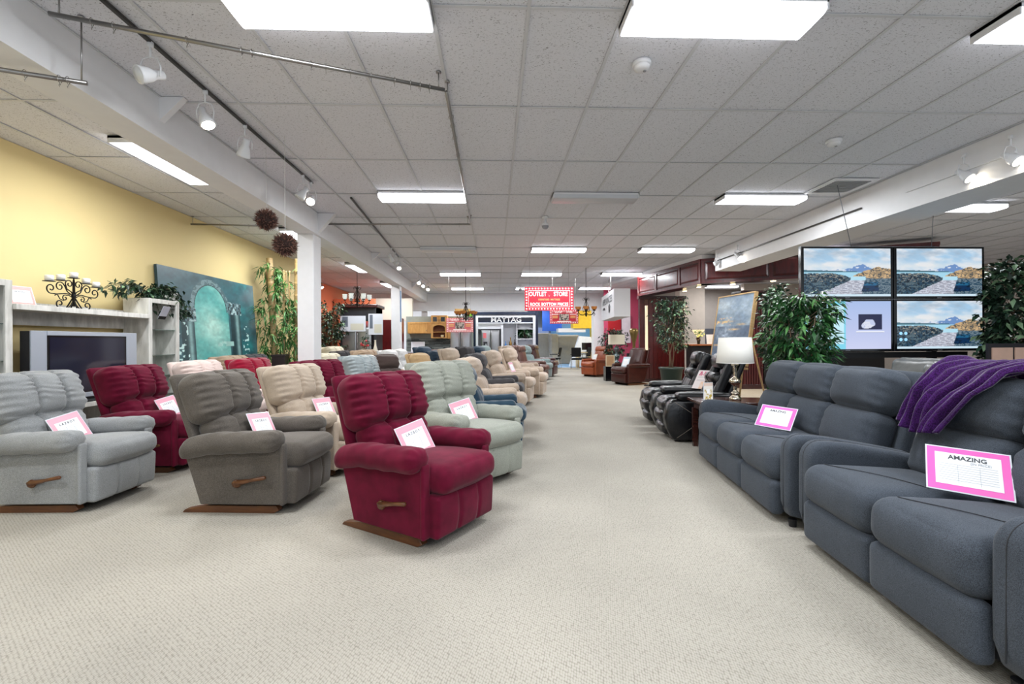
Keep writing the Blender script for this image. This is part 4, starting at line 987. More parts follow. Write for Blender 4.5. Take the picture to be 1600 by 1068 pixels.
# television
silver_pl = mat('silver_plastic', '#a9b0bb', .35, .3, var=0)
t = empty('television', (-4.55, 5.30, .63), 0, 'silver framed plasma television with side speakers on the low console', 'television')
G().box(-.05, .04, -.66, .66, .055, .76).obj('housing', black_pl, t)
G().box(.04, .055, -.66, -.5, .05, .765).obj('speaker', silver_pl, t, bevel=.003); G().box(.04, .055, .5, .66, .05, .765).obj('speaker', silver_pl, t, bevel=.003)
G().box(.04, .06, -.5, .5, .72, .765).obj('top_frame', silver_pl, t, bevel=.003); G().box(.04, .06, -.5, .5, .05, .10).obj('bottom_frame', silver_pl, t, bevel=.003)
G().box(.04, .052, -.5, .5, .10, .72).obj('bezel', bez, t)
G().box(.052, .054, -.47, .47, .125, .70).obj('screen', mat('plasma_glass', '#15162a', .12, var=0, spec=.6), t)
G().box(-.1, .14, -.32, .32, 0, .02).box(-.02, .03, -.2, .2, .0, .06).obj('stand', black_pl, t)
text('hp', .022, white_p, t, (.062, 0, .075), (PI / 2, 0, PI / 2))
for (yy, lb) in ((5.55, 'black remote control lying by the television stand'),):
    o = G().box(-.025, .025, -.09, .09, 0, .02).obj('remote_control', black_pl, bevel=.005); o.location = (-4.46, yy, .63); o.rotation_euler.z = .3; tag(o, lb, 'remote control')
def onto(x): return x
card(-4.60, 4.68, 1.652, 74, 22, .19, .19, mat('salmon_card', '#e8928c', .4, var=0), 'salmon framed card on the bridge shelf beside picture-edge tower', 'AMAZING', 'PRICES', bd=.1)
tg_ = empty('hanging_tag', (-4.54, 6.52, 1.70), 0, 'grey and black paper tag hanging inside the display tower', 'tag')
tg_.rotation_euler = (rad(25), 0, rad(90)); G().box(-.07, .07, -.002, .002, -.11, .08).obj('tag_paper', mat('tag_grey', '#b9bcc8', .4), tg_); G().box(-.07, .07, -.004, -.002, -.11, -.065).obj('tag_band', bez, tg_)
G().tube([(0, 0, .08), (.01, 0, .12), (-.01, 0, .14)], .002, 5).obj('string', black_pl, tg_)
o = card(-4.55, 4.18, 1.62, 88, 0, .10, .13, paper, 'small white tag hanging in the picture-edge tower', None, None, roll=25)

# ------------------------------------------------------------ candelabra (own plane: local y along wall, z up)
iron = mat('black_iron', '#14110f', .45, .6)
t = empty('candelabra', (-4.70, 5.33, 1.652), 0, 'black wrought iron scroll candelabra with five white candles', 'candelabra')
def spiral(c, r0, r1, a0, a1, n=18, squash=1):
    return [(0, c[0] + (r0 + (r1 - r0) * k / (n - 1)) * math.cos(rad(a0 + (a1 - a0) * k / (n - 1))), c[1] + squash * (r0 + (r1 - r0) * k / (n - 1)) * math.sin(rad(a0 + (a1 - a0) * k / (n - 1)))) for k in range(n)]
Q = [(0, .345), (.155, .30), (.285, .275), (-.155, .30), (-.285, .275)]
for s in (-1, 1):
    m_ = lambda pts: [(x, s * y, z) for x, y, z in pts]
    G().tube(m_([(0, .0, .14), (0, .03, .19), (0, .085, .22), (0, .10, .27)] + spiral((.055, .275), .048, .012, 0, 400)), .006, 7).obj('heart_scroll', iron, t, True)
    G().tube(m_([(0, .02, .15), (0, .08, .19), (0, .11, .25)] + spiral((.165, .235), .052, .014, 130, -300)), .006, 7).obj('inner_scroll', iron, t, True)
    G().tube(m_([(0, .02, .16), (0, .10, .165), (0, .20, .15)] + spiral((.265, .205), .055, .012, -80, 330)), .006, 7).obj('outer_scroll', iron, t, True)
    G().tube(m_([(0, .02, .13), (0, .06, .15)] + spiral((.105, .115), .035, .008, 120, -280)), .0055, 7).obj('curl', iron, t, True)
    G().tube(m_([(0, .12, .085), (0, .165, .10), (0, .19, .14), (0, .215, .145), (0, .222, .13)]), .005, 7).obj('tendril', iron, t, True)
    G().tube(m_([(0, .0, .12), (0, .03, .05), (0, .07, .008)] + spiral((.165, .05), .05, .012, -100, 290)), .0065, 7).obj('foot_scroll', iron, t, True)
    G().tube(m_([(0, .01, .13), (.04, .02, .05), (.06, .03, .006)]), .007, 7).tube(m_([(0, .01, .13), (-.04, .02, .05), (-.06, .03, .006)]), .007, 7).obj('foot', iron, t, True)
G().tube([(0, 0, .03), (0, 0, .30), (0, 0, .345)], [.014, .012, .006], 8).lathe([(.001, .08), (.02, .1), (.012, .13), (.024, .15), (.001, .18)], n=10).obj('stem', iron, t, True)
for k, (y, z) in enumerate(Q):
    G().lathe([(.001, -.004), (.052, 0), (.054, .004), (.001, .004)], c=(0, y, z), n=24).obj('candle_plate', iron, t, True)
for k, (y, z) in enumerate(Q):
    o = G().lathe([(.001, 0), (.037, 0), (.038, .055), (.034, .06), (.02, .057), (.001, .057)], n=24).obj('candle', mat('white_wax', '#eceae4', .5, var=0), None, True)
    o.location = (-4.70, 5.33 + y, 1.657 + z)
    tag(o, 'white pillar candle, ' + ['top centre of the candelabra', 'inner far side of the candelabra', 'outermost far side of the candelabra', 'inner near side of the candelabra', 'outermost near side of the candelabra'][k], 'candle', 'white candles on the candelabra')

# ------------------------------------------------------------ teal arch painting leaning on the wall
def archway(u, v):
    u = u + .11
    ss_ = lambda x, a, b: np.clip((x - a) / (b - a), 0, 1)
    n1 = vnoise(u * 4, v * 5, 41); n2 = vnoise(u * 14, v * 12, 42); n3 = vnoise(u * 40, v * 34, 43, 2)
    c = np.ones(u.shape + (3,)) * H3('#3a5c66'); c = blend(c, H3('#1f7f80'), ss_(u, .6, .9) * (n1 * 1.5 - .2)); c = blend(c, H3('#29434c'), (n2 * 1.4 - .4))
    d = np.hypot((u - .57) / .17, (v - .60) / .29); door = ((d < 1) & (v > .60)) | ((np.abs(u - .57) < .19) & (v <= .60))
    c = blend(c, H3('#6fb0a8'), door * 1.0); c = blend(c, H3('#a9d0c4'), door * np.exp(-((u - .58) / .12) ** 2 - ((v - .38) / .3) ** 2) * (n2 + .35)); c = blend(c, H3('#2f8a88'), door * (n1 * 1.8 - .8))
    ring = (d > 1) & (d < 1.22) & (v > .60); c = blend(c, H3('#7f979a'), ring * .75); c = blend(c, H3('#3b5258'), ring * (n3 > .55) * .8); c = blend(c, H3('#20343a'), (np.abs(d - 1) < .02) & (v > .6))
    for cu, top in ((.33, .58), (.84, .70)):
        w = .06; x = (u - cu) / w; col = (np.abs(x) < 1) & (v < top - .1); sh = np.clip(.5 + .5 * x, 0, 1)
        c = blend(c, H3('#20383f'), col * 1.0); c = blend(c, H3('#8fb4b2'), col * np.exp(-((x - .35) / .4) ** 2) * .85)
        cap = (np.abs(x) < 1.35) & (v >= top - .12) & (v < top + .03); c = blend(c, H3('#557077'), cap * 1.0); c = blend(c, H3('#16252b'), cap * (np.sin(x * 9) * np.sin(v * 70) > .1) * .85); c = blend(c, H3('#a9c2c2'), cap * (n3 > .6) * .8)
    c = blend(c, H3('#1f9a96'), ss_(u, .32, .22) * ss_(v, .6, .35) * (n1 * 1.6 - .3)); fl = (n3 > .66) & ((np.abs(u - .96) < .04) | (np.abs(u - .27) < .06)) & (v < .45); c = blend(c, H3('#c8e6e2'), fl * .9)
    c = blend(c, H3('#9fc7bf'), (np.abs(v - .22) < .03) & (np.abs(u - .7) < .1) & (n2 > .4)); return c * (.9 + .2 * n3[..., None])
t = empty('arch_painting', (-4.80, 8.21, .93), 90, 'large teal painting of a ruined stone arch leaning on the wall', 'painting')
t.rotation_euler = (Matrix.Rotation(rad(90), 3, 'Z') @ Matrix.Rotation(rad(-4), 3, 'X')).to_euler()
o = bpy.data.objects.new('canvas', picture('canvas', 2.66, 1.5, 240, 160, archway)); C.objects.link(o); o.parent = t; o.data.materials.append(vcol('teal_oil_paint', rough=.4)); o.location = (0, -.002, 0)
G().box(-1.33, 1.33, 0, .04, 0, 1.5).obj('stretcher', mat('canvas_edge', '#23383c', .8), t)
# low shelf that carries it, hidden behind the chairs
tag(G().box(-4.96, -4.72, 6.95, 9.5, 0, .93).obj('low_cabinet', ww), 'low whitewashed cabinet under the teal painting', 'cabinet')
# trailing vine on tower
rng = random.Random(77); t = empty('trailing_vine', (-4.7, 6.45, 1.88), 0, 'dark green trailing vine on top of the display tower', 'plant')
st_ = G(); cs = []
for k in range(26):
    a = rng.uniform(-.4, .5); s = rng.choice((-1, 1, 1)); L_ = rng.uniform(.25, .75)
    base = Vector((rng.uniform(-.05, .05), rng.uniform(-.1, .15), .02)); pts = []
    for q in range(7):
        f = q / 6; p = base + Vector((a * .25 * f, s * L_ * f, .16 * math.sin(f * 2.6) - (.55 * max(0, f - .45) ** 1.3 if s > 0 else .05 * f))); pts.append(p)
        for w_ in range(6): cs.append((p + Vector((rng.gauss(0, .03), rng.gauss(0, .03), rng.gauss(0, .03))), (0, s * .6, 0)))
    st_.tube(pts, .003, 4)
st_.obj('stems', mat('vine_stem', '#4a4a34', .8), t, True)
tag(leaves(rng, cs, .085, .04, .35, wts=(.6, .3, .1)).obj('foliage', leafmats('ficus'), t, normals=False), kind='stuff')
fw = G()
for k in range(9):
    p = (rng.uniform(.02, .1), rng.uniform(.2, .45), rng.uniform(-.1, .1)); fw.lathe([(.001, 0), (.02, .008), (.022, .012), (.001, .006)], c=p, n=6, rot=rotm(rx=rng.uniform(0, 90), ry=80))
fw.obj('blossoms', mat('white_petal', '#e9e6e2', .6), t)
# leaf tip at the picture edge
ficus('hanging_fern', -3.72, 3.1, 2.12, .25, .5, 'palm', 'bright green fern tips at the very edge of the picture', None, 130, .12, .03, 31, .6, .2)

# ------------------------------------------------------------ bamboo
bam = wood('bamboo_cane', '#94784c', '#b89c6c', (3, 3, 14), .45)
t = empty('bamboo_plant', (-4.26, 9.55, 0), 0, 'tall artificial bamboo with thick canes beside the white column', 'plant')
rng = random.Random(12); cs = []
def cane(x, y, h, r, lean=(0, 0)):
    prof = []; z = 0; k = 0
    while z < h:
        prof += [(r * 1.0, z), (r * .96, z + .03), (r * .96, z + .22), (r * 1.08, z + .245)]; z += .25
    pts = [(x + lean[0] * p[1] / h, y + lean[1] * p[1] / h, p[1]) for p in prof]
    G().tube(pts, [p[0] for p in prof], 12).obj('cane', bam, t, True)
for (x, y, h, r, ln) in ((-.16, 0, 2.88, .062, (-.14, 0)), (.18, .1, 2.8, .068, (.04, 0)), (.0, -.05, 2.7, .018, (0, 0)), (.05, .05, 2.6, .016, (.02, 0)), (-.2, .1, 2.7, .016, (-.22, 0)), (-.1, .05, 2.7, .012, (.1, 0))):
    cane(x, y, h, r, ln)
    for q in range(24):
        z = rng.uniform(.75, h); a = rng.uniform(0, 2 * PI); R = rng.uniform(.1, .46)
        c0 = Vector((x + ln[0] * z / h, y, z)); tip = c0 + Vector((R * math.cos(a), R * math.sin(a) * .6, rng.uniform(-.05, .2)))
        tip.x = max(tip.x, -.58)
        for w_ in range(13): cs.append((c0.lerp(tip, rng.uniform(.4, 1.1)) + Vector((rng.gauss(0, .02), rng.gauss(0, .02), rng.gauss(0, .03))), ((tip - c0).normalized() * .5)))
tag(leaves(rng, cs, .18, .031, .5, .9, wts=(.4, .4, .2)).obj('foliage', leafmats('bamboo'), t, normals=False), kind='stuff')
t2 = empty('square_planter', (-4.24, 9.28, 0), 8, 'tall dark square planter in front of the bamboo', 'planter')
pl_ = mat('dark_lacquer', '#2a1f20', .35)
G().box(-.12, .12, -.12, .12, 0, 1.0).obj('body', pl_, t2, bevel=.004); G().box(-.135, .135, -.135, .135, 1.0, 1.04).obj('rim', pl_, t2, bevel=.003)
# ------------------------------------------------------------ twig balls
def twig_ball(x, y, z, r, label, seed):
    t = empty('twig_ball', (x, y, z), 0, label, 'hanging ornament', 'hanging twig balls'); rng = random.Random(seed)
    G().cush((r * .72,) * 3, r * .72, (10, 10, 10)).obj('core', mat('bark_core', '#2a1a16', .9), t, True)
    V = []; F = []; MI = []; n = 650
    for k in range(n):
        zc = 1 - 2 * (k + .5) / n; a = k * 2.399; rr = math.sqrt(1 - zc * zc); d = Vector((rr * math.cos(a), rr * math.sin(a), zc)); d += Vector((rng.gauss(0, .22), rng.gauss(0, .22), rng.gauss(0, .22))); d.normalize()
        s = d.orthogonal().normalized(); s.rotate(Matrix.Rotation(rng.uniform(0, 6.28), 3, d)); u_ = d.cross(s); L_ = r * rng.uniform(.88, 1.1); w = r * .055
        b_ = len(V); base = d * r * .6 + s * r * rng.uniform(-.2, .2); V += [base + s * w, base - s * w, base + u_ * w, d * L_ + s * r * rng.uniform(-.12, .12)]
        F += [(b_, b_ + 1, b_ + 3), (b_ + 1, b_ + 2, b_ + 3), (b_ + 2, b_, b_ + 3)]; MI += [rng.choice((0, 0, 1))] * 3
    g = G(); g.v.append(np.array([tuple(v) for v in V])); g.f = F; g.mi = MI; g.n = len(V)
    tag(g.obj('twigs', [mat('twig_brown', '#4a2e28', .8), mat('twig_light', '#8a6254', .8)], t, normals=False), kind='stuff')
    G().tube([(0, 0, r * .7), (0, 0, CEIL - z)], .0022, 5).obj('cord', mat('white_cord', '#cfcfcc', .6), t)
twig_ball(-2.42, 5.0, 2.575, .125, 'brown twig ball, upper one, hanging before the white beam', 1)
twig_ball(-2.10, 4.72, 2.25, .13, 'brown twig ball, lower one, hanging near the column', 2)

# ------------------------------------------------------------ chandeliers
frost = mat('frosted_glass', '#e6ece8', .4, emit=.35, var=0); bronze = mat('aged_bronze', '#2b211c', .4, .7); amber = mat('amber_glass', '#a5682f', .35, emit=.25, var=.1, vs=30)
def chandelier(x, y, z, R, arms, style, label, top=CEIL):
    t = empty('chandelier', (x, y, z), 0, label, 'chandelier', 'hanging chandeliers')
    G().tube([(0, 0, .42 * R / .34), (0, 0, top - z)], .008, 6).obj('chain', bronze, t, True)
    G().lathe([(.001, -.12), (.02, -.10), (.035, -.06), (.018, -.02), (.03, .03), (.045, .08), (.02, .14), (.015, .3), (.03, .36), (.012, .42), (.001, .43)], n=16).obj('body', bronze, t, True)
    for k in range(arms):
        a = 2 * PI * k / arms + .3; c, s = math.cos(a), math.sin(a); P_ = lambda r, zz: (r * c, r * s, zz)
        pts = [P_(.02, -.02), P_(R * .35, -.07), P_(R * .7, -.06), P_(R * .95, .0), P_(R, .05)]
        G().tube(pts, .009, 7).tube([P_(.03, .05), P_(R * .35, .02), P_(R * .42, .12), P_(R * .25, .2), P_(.02, .32)], .007, 6).tube([P_(R * .95, .0), P_(R * 1.1, -.05), P_(R * .98, -.10), P_(R * .9, -.05)], .006, 6).obj('arm', bronze, t, True)
        G().lathe([(.001, .0), (.045, .01), (.03, .03), (.001, .03)], c=P_(R, .05), n=12).obj('bobeche', bronze, t, True)
        if style == 'up': G().lathe([(.03, .0), (.06, .05), (.055, .10), (.066, .13)], c=P_(R, .08), n=16, cap=False).obj('glass_shade', frost, t, True)
        else: G().lathe([(.02, .0), (.07, .04), (.085, .09)], c=P_(R, .07), n=14, cap=False).obj('glass_shade', amber, t, True)
    for k in range(6):
        a = PI * k / 3; c, s = math.cos(a), math.sin(a); G().tube([(0.01 * c, .01 * s, .33), (.07 * c, .07 * s, .42), (.1 * c, .1 * s, .38), (.08 * c, .08 * s, .34)], .006, 5).obj('crown_leaf', bronze, t, True)
chandelier(-3.52, 12.0, 2.30, .30, 6, 'up', 'bronze scroll chandelier with frosted glass shades near the orange wall')
chandelier(-.79, 13.1, 1.98, .26, 6, 'am', 'bronze chandelier with small amber shades before the pink sign')
chandelier(2.62, 12.9, 2.08, .26, 6, 'am', 'dark chandelier with amber bowls beside the red outlet sign')
# ------------------------------------------------------------ cherry service bar
cherry = wood('cherry_wood', '#3a0f12', '#5e1d1d', (5, 5, 1.2), .3, coat=.3)
cherry_d = wood('dark_cherry_wood', '#260c10', '#42151a', (1.2, 1.2, 5), .28, coat=.4)
honey = wood('honey_counter_edge', '#7a4526', '#a8663b', (1, 6, 6), .35)
def seg_frame(p0, p1):
    a = Vector((p0[0], p0[1], 0)); e = Vector((p1[0], p1[1], 0)) - a; return a, e.length, math.degrees(math.atan2(e.y, e.x))
def soffit(p0, p1, z0, z1, cuts, name, depth, sgn=1):
    a, L_, ang = seg_frame(p0, p1); t = empty(name, (a.x, a.y, 0), ang); t['kind'] = 'structure'
    y0, y1 = (0, depth) if sgn > 0 else (-depth, 0)
    G().box(0, L_, y0, y1, z0, z1).obj('core', cherry_d, t)
    f0 = 0 if sgn > 0 else 0
    ys = -.03 if sgn > 0 else .03
    ya, yb = sorted((0, ys)); G().box(0, L_, ya, yb, z1 - .07, z1 + .0).obj('crown', cherry, t); ya, yb = sorted((0, ys * .8)); G().box(0, L_, ya, yb, z0, z0 + .06).obj('rail', cherry, t)
    cuts = [c * L_ for c in cuts]
    for c in cuts: ya, yb = sorted((0, ys * .8)); G().box(c - .035, c + .035, ya, yb, z0 + .06, z1 - .07).obj('stile', cherry, t)
    for c0, c1 in zip(cuts[:-1], cuts[1:]):
        g = G(); x0, x1, a0, a1 = c0 + .05, c1 - .05, z0 + .09, z1 - .10; k = .045; s = -1 if sgn > 0 else 1
        V = [(x0, 0, a0), (x1, 0, a0), (x1, 0, a1), (x0, 0, a1), (x0 + k, s * .016, a0 + k), (x1 - k, s * .016, a0 + k), (x1 - k, s * .016, a1 - k), (x0 + k, s * .016, a1 - k)]
        F = [(0, 1, 5, 4), (1, 2, 6, 5), (2, 3, 7, 6), (3, 0, 4, 7), (4, 5, 6, 7)]; g.add(V, F); g.obj('raised_panel', cherry, t)
    return t
P0, P1, P3 = (4.48, 14.05), (5.06, 10.98), (9.1, 9.0)
soffit(P1, P0, 2.65, 3.25, (.012, .29, .66, .985), 'trim_soffit_aisle', .38, -1)
soffit(P1, P3, 2.65, 3.25, (.01, .33, .66, .99), 'trim_soffit_front', .38, 1)
a, L_, ang = seg_frame(P1, P0); o = struct(G().box(-.05, L_ + 2.6, -.36, .02, 3.25, CEIL), 'trim_soffit_cap', white_p); o.location = a; o.rotation_euler.z = rad(ang)
pot_on = mat('warm_downlight', '#ffdca0', .3, emit=14, var=0)
for k, (px, py, Y) in enumerate(((1070, 455, 12.4), (1092, 448, 11.5), (1145, 446, 10.9), (1208, 440, 10.35))):
    p = at(px, py, Y); t = empty('downlight', (p.x, p.y, 2.65), 0, 'warm round downlight under the cherry soffit, ' + ['farthest back', 'second, by the corner', 'third, above the seascape', 'nearest the screens'][k], 'downlight', 'downlights under the cherry soffit')
    G().lathe([(.07, 0), (.075, -.015), (.06, -.02), (.055, -.006)], n=20, cap=False).obj('trim_ring', fix_white, t, True); G().lathe([(.055, -.006), (.05, -.03), (.001, -.034)], n=20).obj('lens', pot_on, t, True)
    ld = bpy.data.lights.new('pot_light', 'SPOT'); ld.energy = 55; ld.spot_size = rad(110); ld.color = (1, .75, .45); ld.shadow_soft_size = .05
    lo = bpy.data.objects.new('pot_light', ld); C.objects.link(lo); lo.parent = t; lo.location = (0, 0, -.05)
# tall cherry panel wall with vertical boards
t = empty('wall_cherry', (0, 0, 0)); t['kind'] = 'structure'
G().box(4.50, 5.9, 13.98, 14.1, 0, 2.62).obj('core', cherry_d, t)
bm_ = G().box(-.068, .068, -.02, 0, 0.1, 2.56).mesh('board')
for k in range(10): share('board', bm_, cherry, t, (4.57 + .14 * k, 13.98, 0)).modifiers.new('b', 'BEVEL').width = .008
G().box(4.46, 5.95, 13.93, 14.12, 2.56, 2.65).box(4.46, 5.95, 13.94, 14.1, 0, .1).obj('moulding', cherry_d, t)
tag(G().box(4.44, 4.49, 13.2, 13.3, 1.0, 2.3).obj('light_strip', mat('cream_strip', '#e9d8b8', .5, emit=.5, var=0)), 'narrow cream strip on the edge of the cherry panel', 'trim')
# post
t = empty('cherry_post', (6.78, 11.9, 0), 0, 'fluted cherry post with a small crown behind the seascape', 'post')
G().box(-.3, .24, -.2, .2, 0, 2.5).obj('shaft', cherry_d, t); fl = G().box(-.022, .022, -.025, 0, .12, 2.45).mesh('flute')
for k in range(8): share('flute', fl, cherry, t, (-.26 + .066 * k, -.2, 0))
G().box(-.36, .32, -.26, .26, 2.5, 2.56).box(-.33, .29, -.23, .23, 2.46, 2.5).obj('capital', cherry_d, t, bevel=.01); G().box(-.33, .27, -.23, .23, 0, .12).obj('plinth', cherry_d, t, bevel=.01)
# counter
t = empty('service_counter', (0, 0, 0), 0, 'long dark service counter with honey wood edge under the soffit', 'counter')
G().box(5.35, 11, 12.3, 12.9, 1.125, 1.17).obj('counter_top', honey, t, bevel=.006); G().box(5.45, 10.9, 12.42, 12.8, 0, 1.125).obj('front_panel', mat('counter_black', '#100d10', .5), t)
t = empty('low_desk', (0, 0, 0), 0, 'lower dark brown desk ledge beside the green plant', 'desk')
G().box(7.0, 10.4, 11.6, 12.2, .99, 1.05).obj('desk_top', cherry_d, t); G().box(7.05, 10.3, 11.7, 12.1, 0, .99).obj('front_panel', mat('counter_black', '#100d10', .5), t)
# office behind
beige_w = mat('office_beige', '#b9aca0', .8, var=.03); grey_w = mat('office_grey', '#9b928b', .8, var=.03)
struct(G().box(5.95, 13.8, 18.4, 18.55, 0, CEIL), 'wall_office', grey_w)
struct(G().box(6.55, 7.45, 15.9, 16.3, 0, CEIL), 'wall_office_pier', beige_w)
struct(G().box(9.2, 13.8, 16.5, 16.7, 0, CEIL), 'wall_office_side', beige_w)
tag(G().box(7.6, 8.9, 17.9, 18.3, 0, 1.75).obj('filing_cabinet', mat('slate_cabinet', '#45474f', .4), bevel=.01), 'dark slate cabinet against the office wall', 'cabinet')
t = empty('torchiere_lamp', (6.05, 13.35, 0), 0, 'floor lamp with glowing cream bowl shade behind the counter', 'lamp')
G().lathe([(.14, 0), (.13, .02), (.02, .05), (.014, .3), (.02, .9), (.014, 1.2), (.03, 1.3), (.045, 1.36), (.02, 1.42)], n=20).obj('stand', bronze, t, True)
G().lathe([(.04, 1.40), (.09, 1.45), (.16, 1.56), (.17, 1.585)], n=28, cap=False).obj('bowl_shade', mat('cream_glow', '#f3dfae', .5, emit=.9, var=0), t, True)
def small(name, g, m, loc, label, cat, rz=0, group=None, **k):
    o = g.obj(name, m, None, **k); o.location = loc; o.rotation_euler.z = rad(rz); return tag(o, label, cat, group)
o = card(6.00, 12.42, 1.17, 5, 8, .26, .26, paper, 'white standing notice on the honey edged counter', None, None)
small('paper_tray', G().box(-.35, .35, -.12, .12, 0, .02).box(-.35, -.34, -.12, .12, 0, .16).box(.34, .35, -.12, .12, 0, .16).box(-.35, .35, .11, .12, 0, .2).box(-.35, .35, -.12, .12, .08, .09), mat('pale_tray', '#c9cbe0', .4), (6.62, 12.6, 1.17), 'pale lilac paper tray on the service counter', 'tray')
small('binder', G().box(-.05, .05, -.1, .1, 0, .28), mat('red_binder', '#c84552', .5), (6.45, 13.3, 1.17), 'red binder standing behind the paper tray', 'binder')
tag(G().box(6.2, 7.6, 13.1, 13.6, 0, 1.17).obj('back_desk', cherry_d), 'dark desk behind the service counter', 'desk')
small('folder', G().box(-.16, .16, -.01, .01, 0, .34, rot=rotm(ry=14)), mat('grey_folder', '#aeb1b5', .5), (6.80, 13.3, 1.17), 'grey leaning folder next to the red binder', 'folder')
ficus('flower_vase', 5.72, 12.6, 1.17, .26, .22, 'bamboo', 'small vase of yellow flowers on the service counter', (.05, .12), 120, .05, .03, 8, .1, .3, potcol='#3a4a44')
fl_ = G(); rng = random.Random(8)
for k in range(7): fl_.lathe([(.001, 0), (.03, .012), (.012, .02), (.001, .01)], c=(5.72 + rng.uniform(-.1, .1), 12.52 + rng.uniform(-.05, .02), 1.42 + rng.uniform(-.06, .06)), n=8, rot=rotm(rx=60))
tag(fl_.obj('flower_heads', mat('pale_yellow', '#dfe08a', .6)), 'pale yellow flower heads in the counter vase', 'flowers', kind='stuff')
small('papers', G().box(-.12, .12, -.08, .08, 0, .012), paper, (5.5, 12.55, 1.17), 'loose white papers at the end of the service counter', 'paper', 20)
t = empty('card_terminal', (8.35, 12.6, 1.17), 0, 'small black payment terminal on the counter by the ficus', 'terminal'); G().box(-.16, .16, -.03, .03, .06, .3, rot=rotm(rx=-10)).obj('monitor', bez, t); G().box(-.06, .06, -.08, .08, 0, .08).obj('base', bez, t)
o = card(7.95, 11.75, 1.05, 3, 12, .34, .2, mat('salmon_card', '#e8928c', .4, var=0), 'salmon framed notice on the lower desk', None, None)
# pink wall, white pier, hanging white sign box
struct(G().box(4.45, 6.2, 18.3, 18.4, 0, CEIL), 'wall_pink', mat('raspberry_wall', '#b5405f', .7, var=.03))
struct(G().box(4.27, 4.9, 19.4, 19.9, 0, 2.62), 'column', white_p)
tag(G().box(4.6, 5.1, 18.24, 18.3, 1.7, 2.35).obj('wall_panel', mat('deep_red_panel', '#a8121c', .5)), 'deep red panel on the raspberry wall', 'panel')
tag(G().box(5.15, 5.5, 18.24, 18.3, 1.2, 2.3).obj('wall_chart', mat('pale_chart', '#dccfd6', .5)), 'pale chart on the raspberry wall', 'poster')
t = empty('hanging_sign_box', (0, 0, 0), 0, 'white hanging box sign with appliance icons beside pink wall', 'sign')
wbox = mat('box_white', '#dfdfe2', .5, var=0)
G().prism([(3.50, 13.2), (3.98, 13.2), (4.25, 16.0), (3.80, 16.0)], 1.98, 2.80, plane='xy').obj('box', wbox, t)
an = math.atan2(2.8, .3); fx, fy = 3.50, 13.2
def onface(u, z): return (fx + .3 * u / 2.8 - .012, fy + u, z)
text('APPLIANCES', .30, ink, t, onface(1.4, 2.55), (PI / 2, 0, an - PI), sx=1.3)
ic = G(); R_ = np.array(Euler((0, 0, an - PI)).to_matrix())
ic.tube([onface(.95, 2.15), onface(.8, 2.2), onface(.75, 2.35), onface(.85, 2.42), onface(1.0, 2.35), onface(.95, 2.15)], .012, 5).tube([onface(1.9, 2.3), onface(2.0, 2.36), onface(2.2, 2.36), onface(2.3, 2.32)], .02, 5)
ic.obj('icon', ink, t); G().box(3.6, 3.62, 14, 14.02, 2.8, CEIL).box(3.9, 3.92, 15.4, 15.42, 2.8, CEIL).obj('hanger', steel, t)
# side table, lamp and plants by leather chairs
t = empty('side_table', (4.05, 15.0, 0), 0, 'black square side table between the two leather chairs', 'table'); G().box(-.32, .32, -.3, .3, .5, .56).box(-.3, .3, -.28, .28, 0, .5).obj('body', bez, t)
t = empty('square_shade_lamp', (4.05, 15.0, .56), 0, 'table lamp with square cream shade and round stacked base', 'lamp')
G().lathe([(.001, 0), (.1, .0), (.1, .03), (.04, .06), (.1, .17), (.1, .24), (.03, .33), (.09, .42), (.09, .47), (.02, .56), (.01, .62)], n=20).obj('base', mat('pewter', '#6f7a7c', .25, .8), t, True)
G().box(-.24, .24, -.14, .14, .60, .92).obj('lamp_shade', mat('cream_shade', '#d9d0bb', .8, emit=.1, var=0), t)
t = small('picture_frame', G().box(-.14, .14, -.015, .015, 0, .36).box(-.11, .11, -.018, -.014, .03, .33, mi=1), [mat('cream_frame', '#cfc0a0', .5), mat('tan_photo', '#b08a64', .6)], (3.72, 14.55, .46), 'cream framed picture on the black side table edge', 'picture frame', -10)
tag(G().box(3.55, 3.9, 14.45, 14.75, 0, .46).obj('small_cube_table', bez), 'small black cube table behind the cognac chair', 'table')
ficus('bushy_plant', 4.15, 15.75, 0, 1.35, 1.15, 'ficus', 'dark bushy plant behind the square shaded lamp', (.2, .35), 900, .11, .055, 21, .5, .5, wts=(.7, .22, .08))
t = empty('gold_urn', (4.82, 15.6, 0), 0, 'tall gold urn with dried flowers against the pink wall', 'vase'); G().box(-.2, .3, -.2, .2, 0, .85).obj('pedestal', bez, t); G().lathe([(.08, .85), (.05, .95), (.05, 1.2), (.13, 1.5), (.16, 1.62), (.1, 1.7)], n=20).obj('urn', mat('old_gold', '#9c8350', .35, .6), t, True)

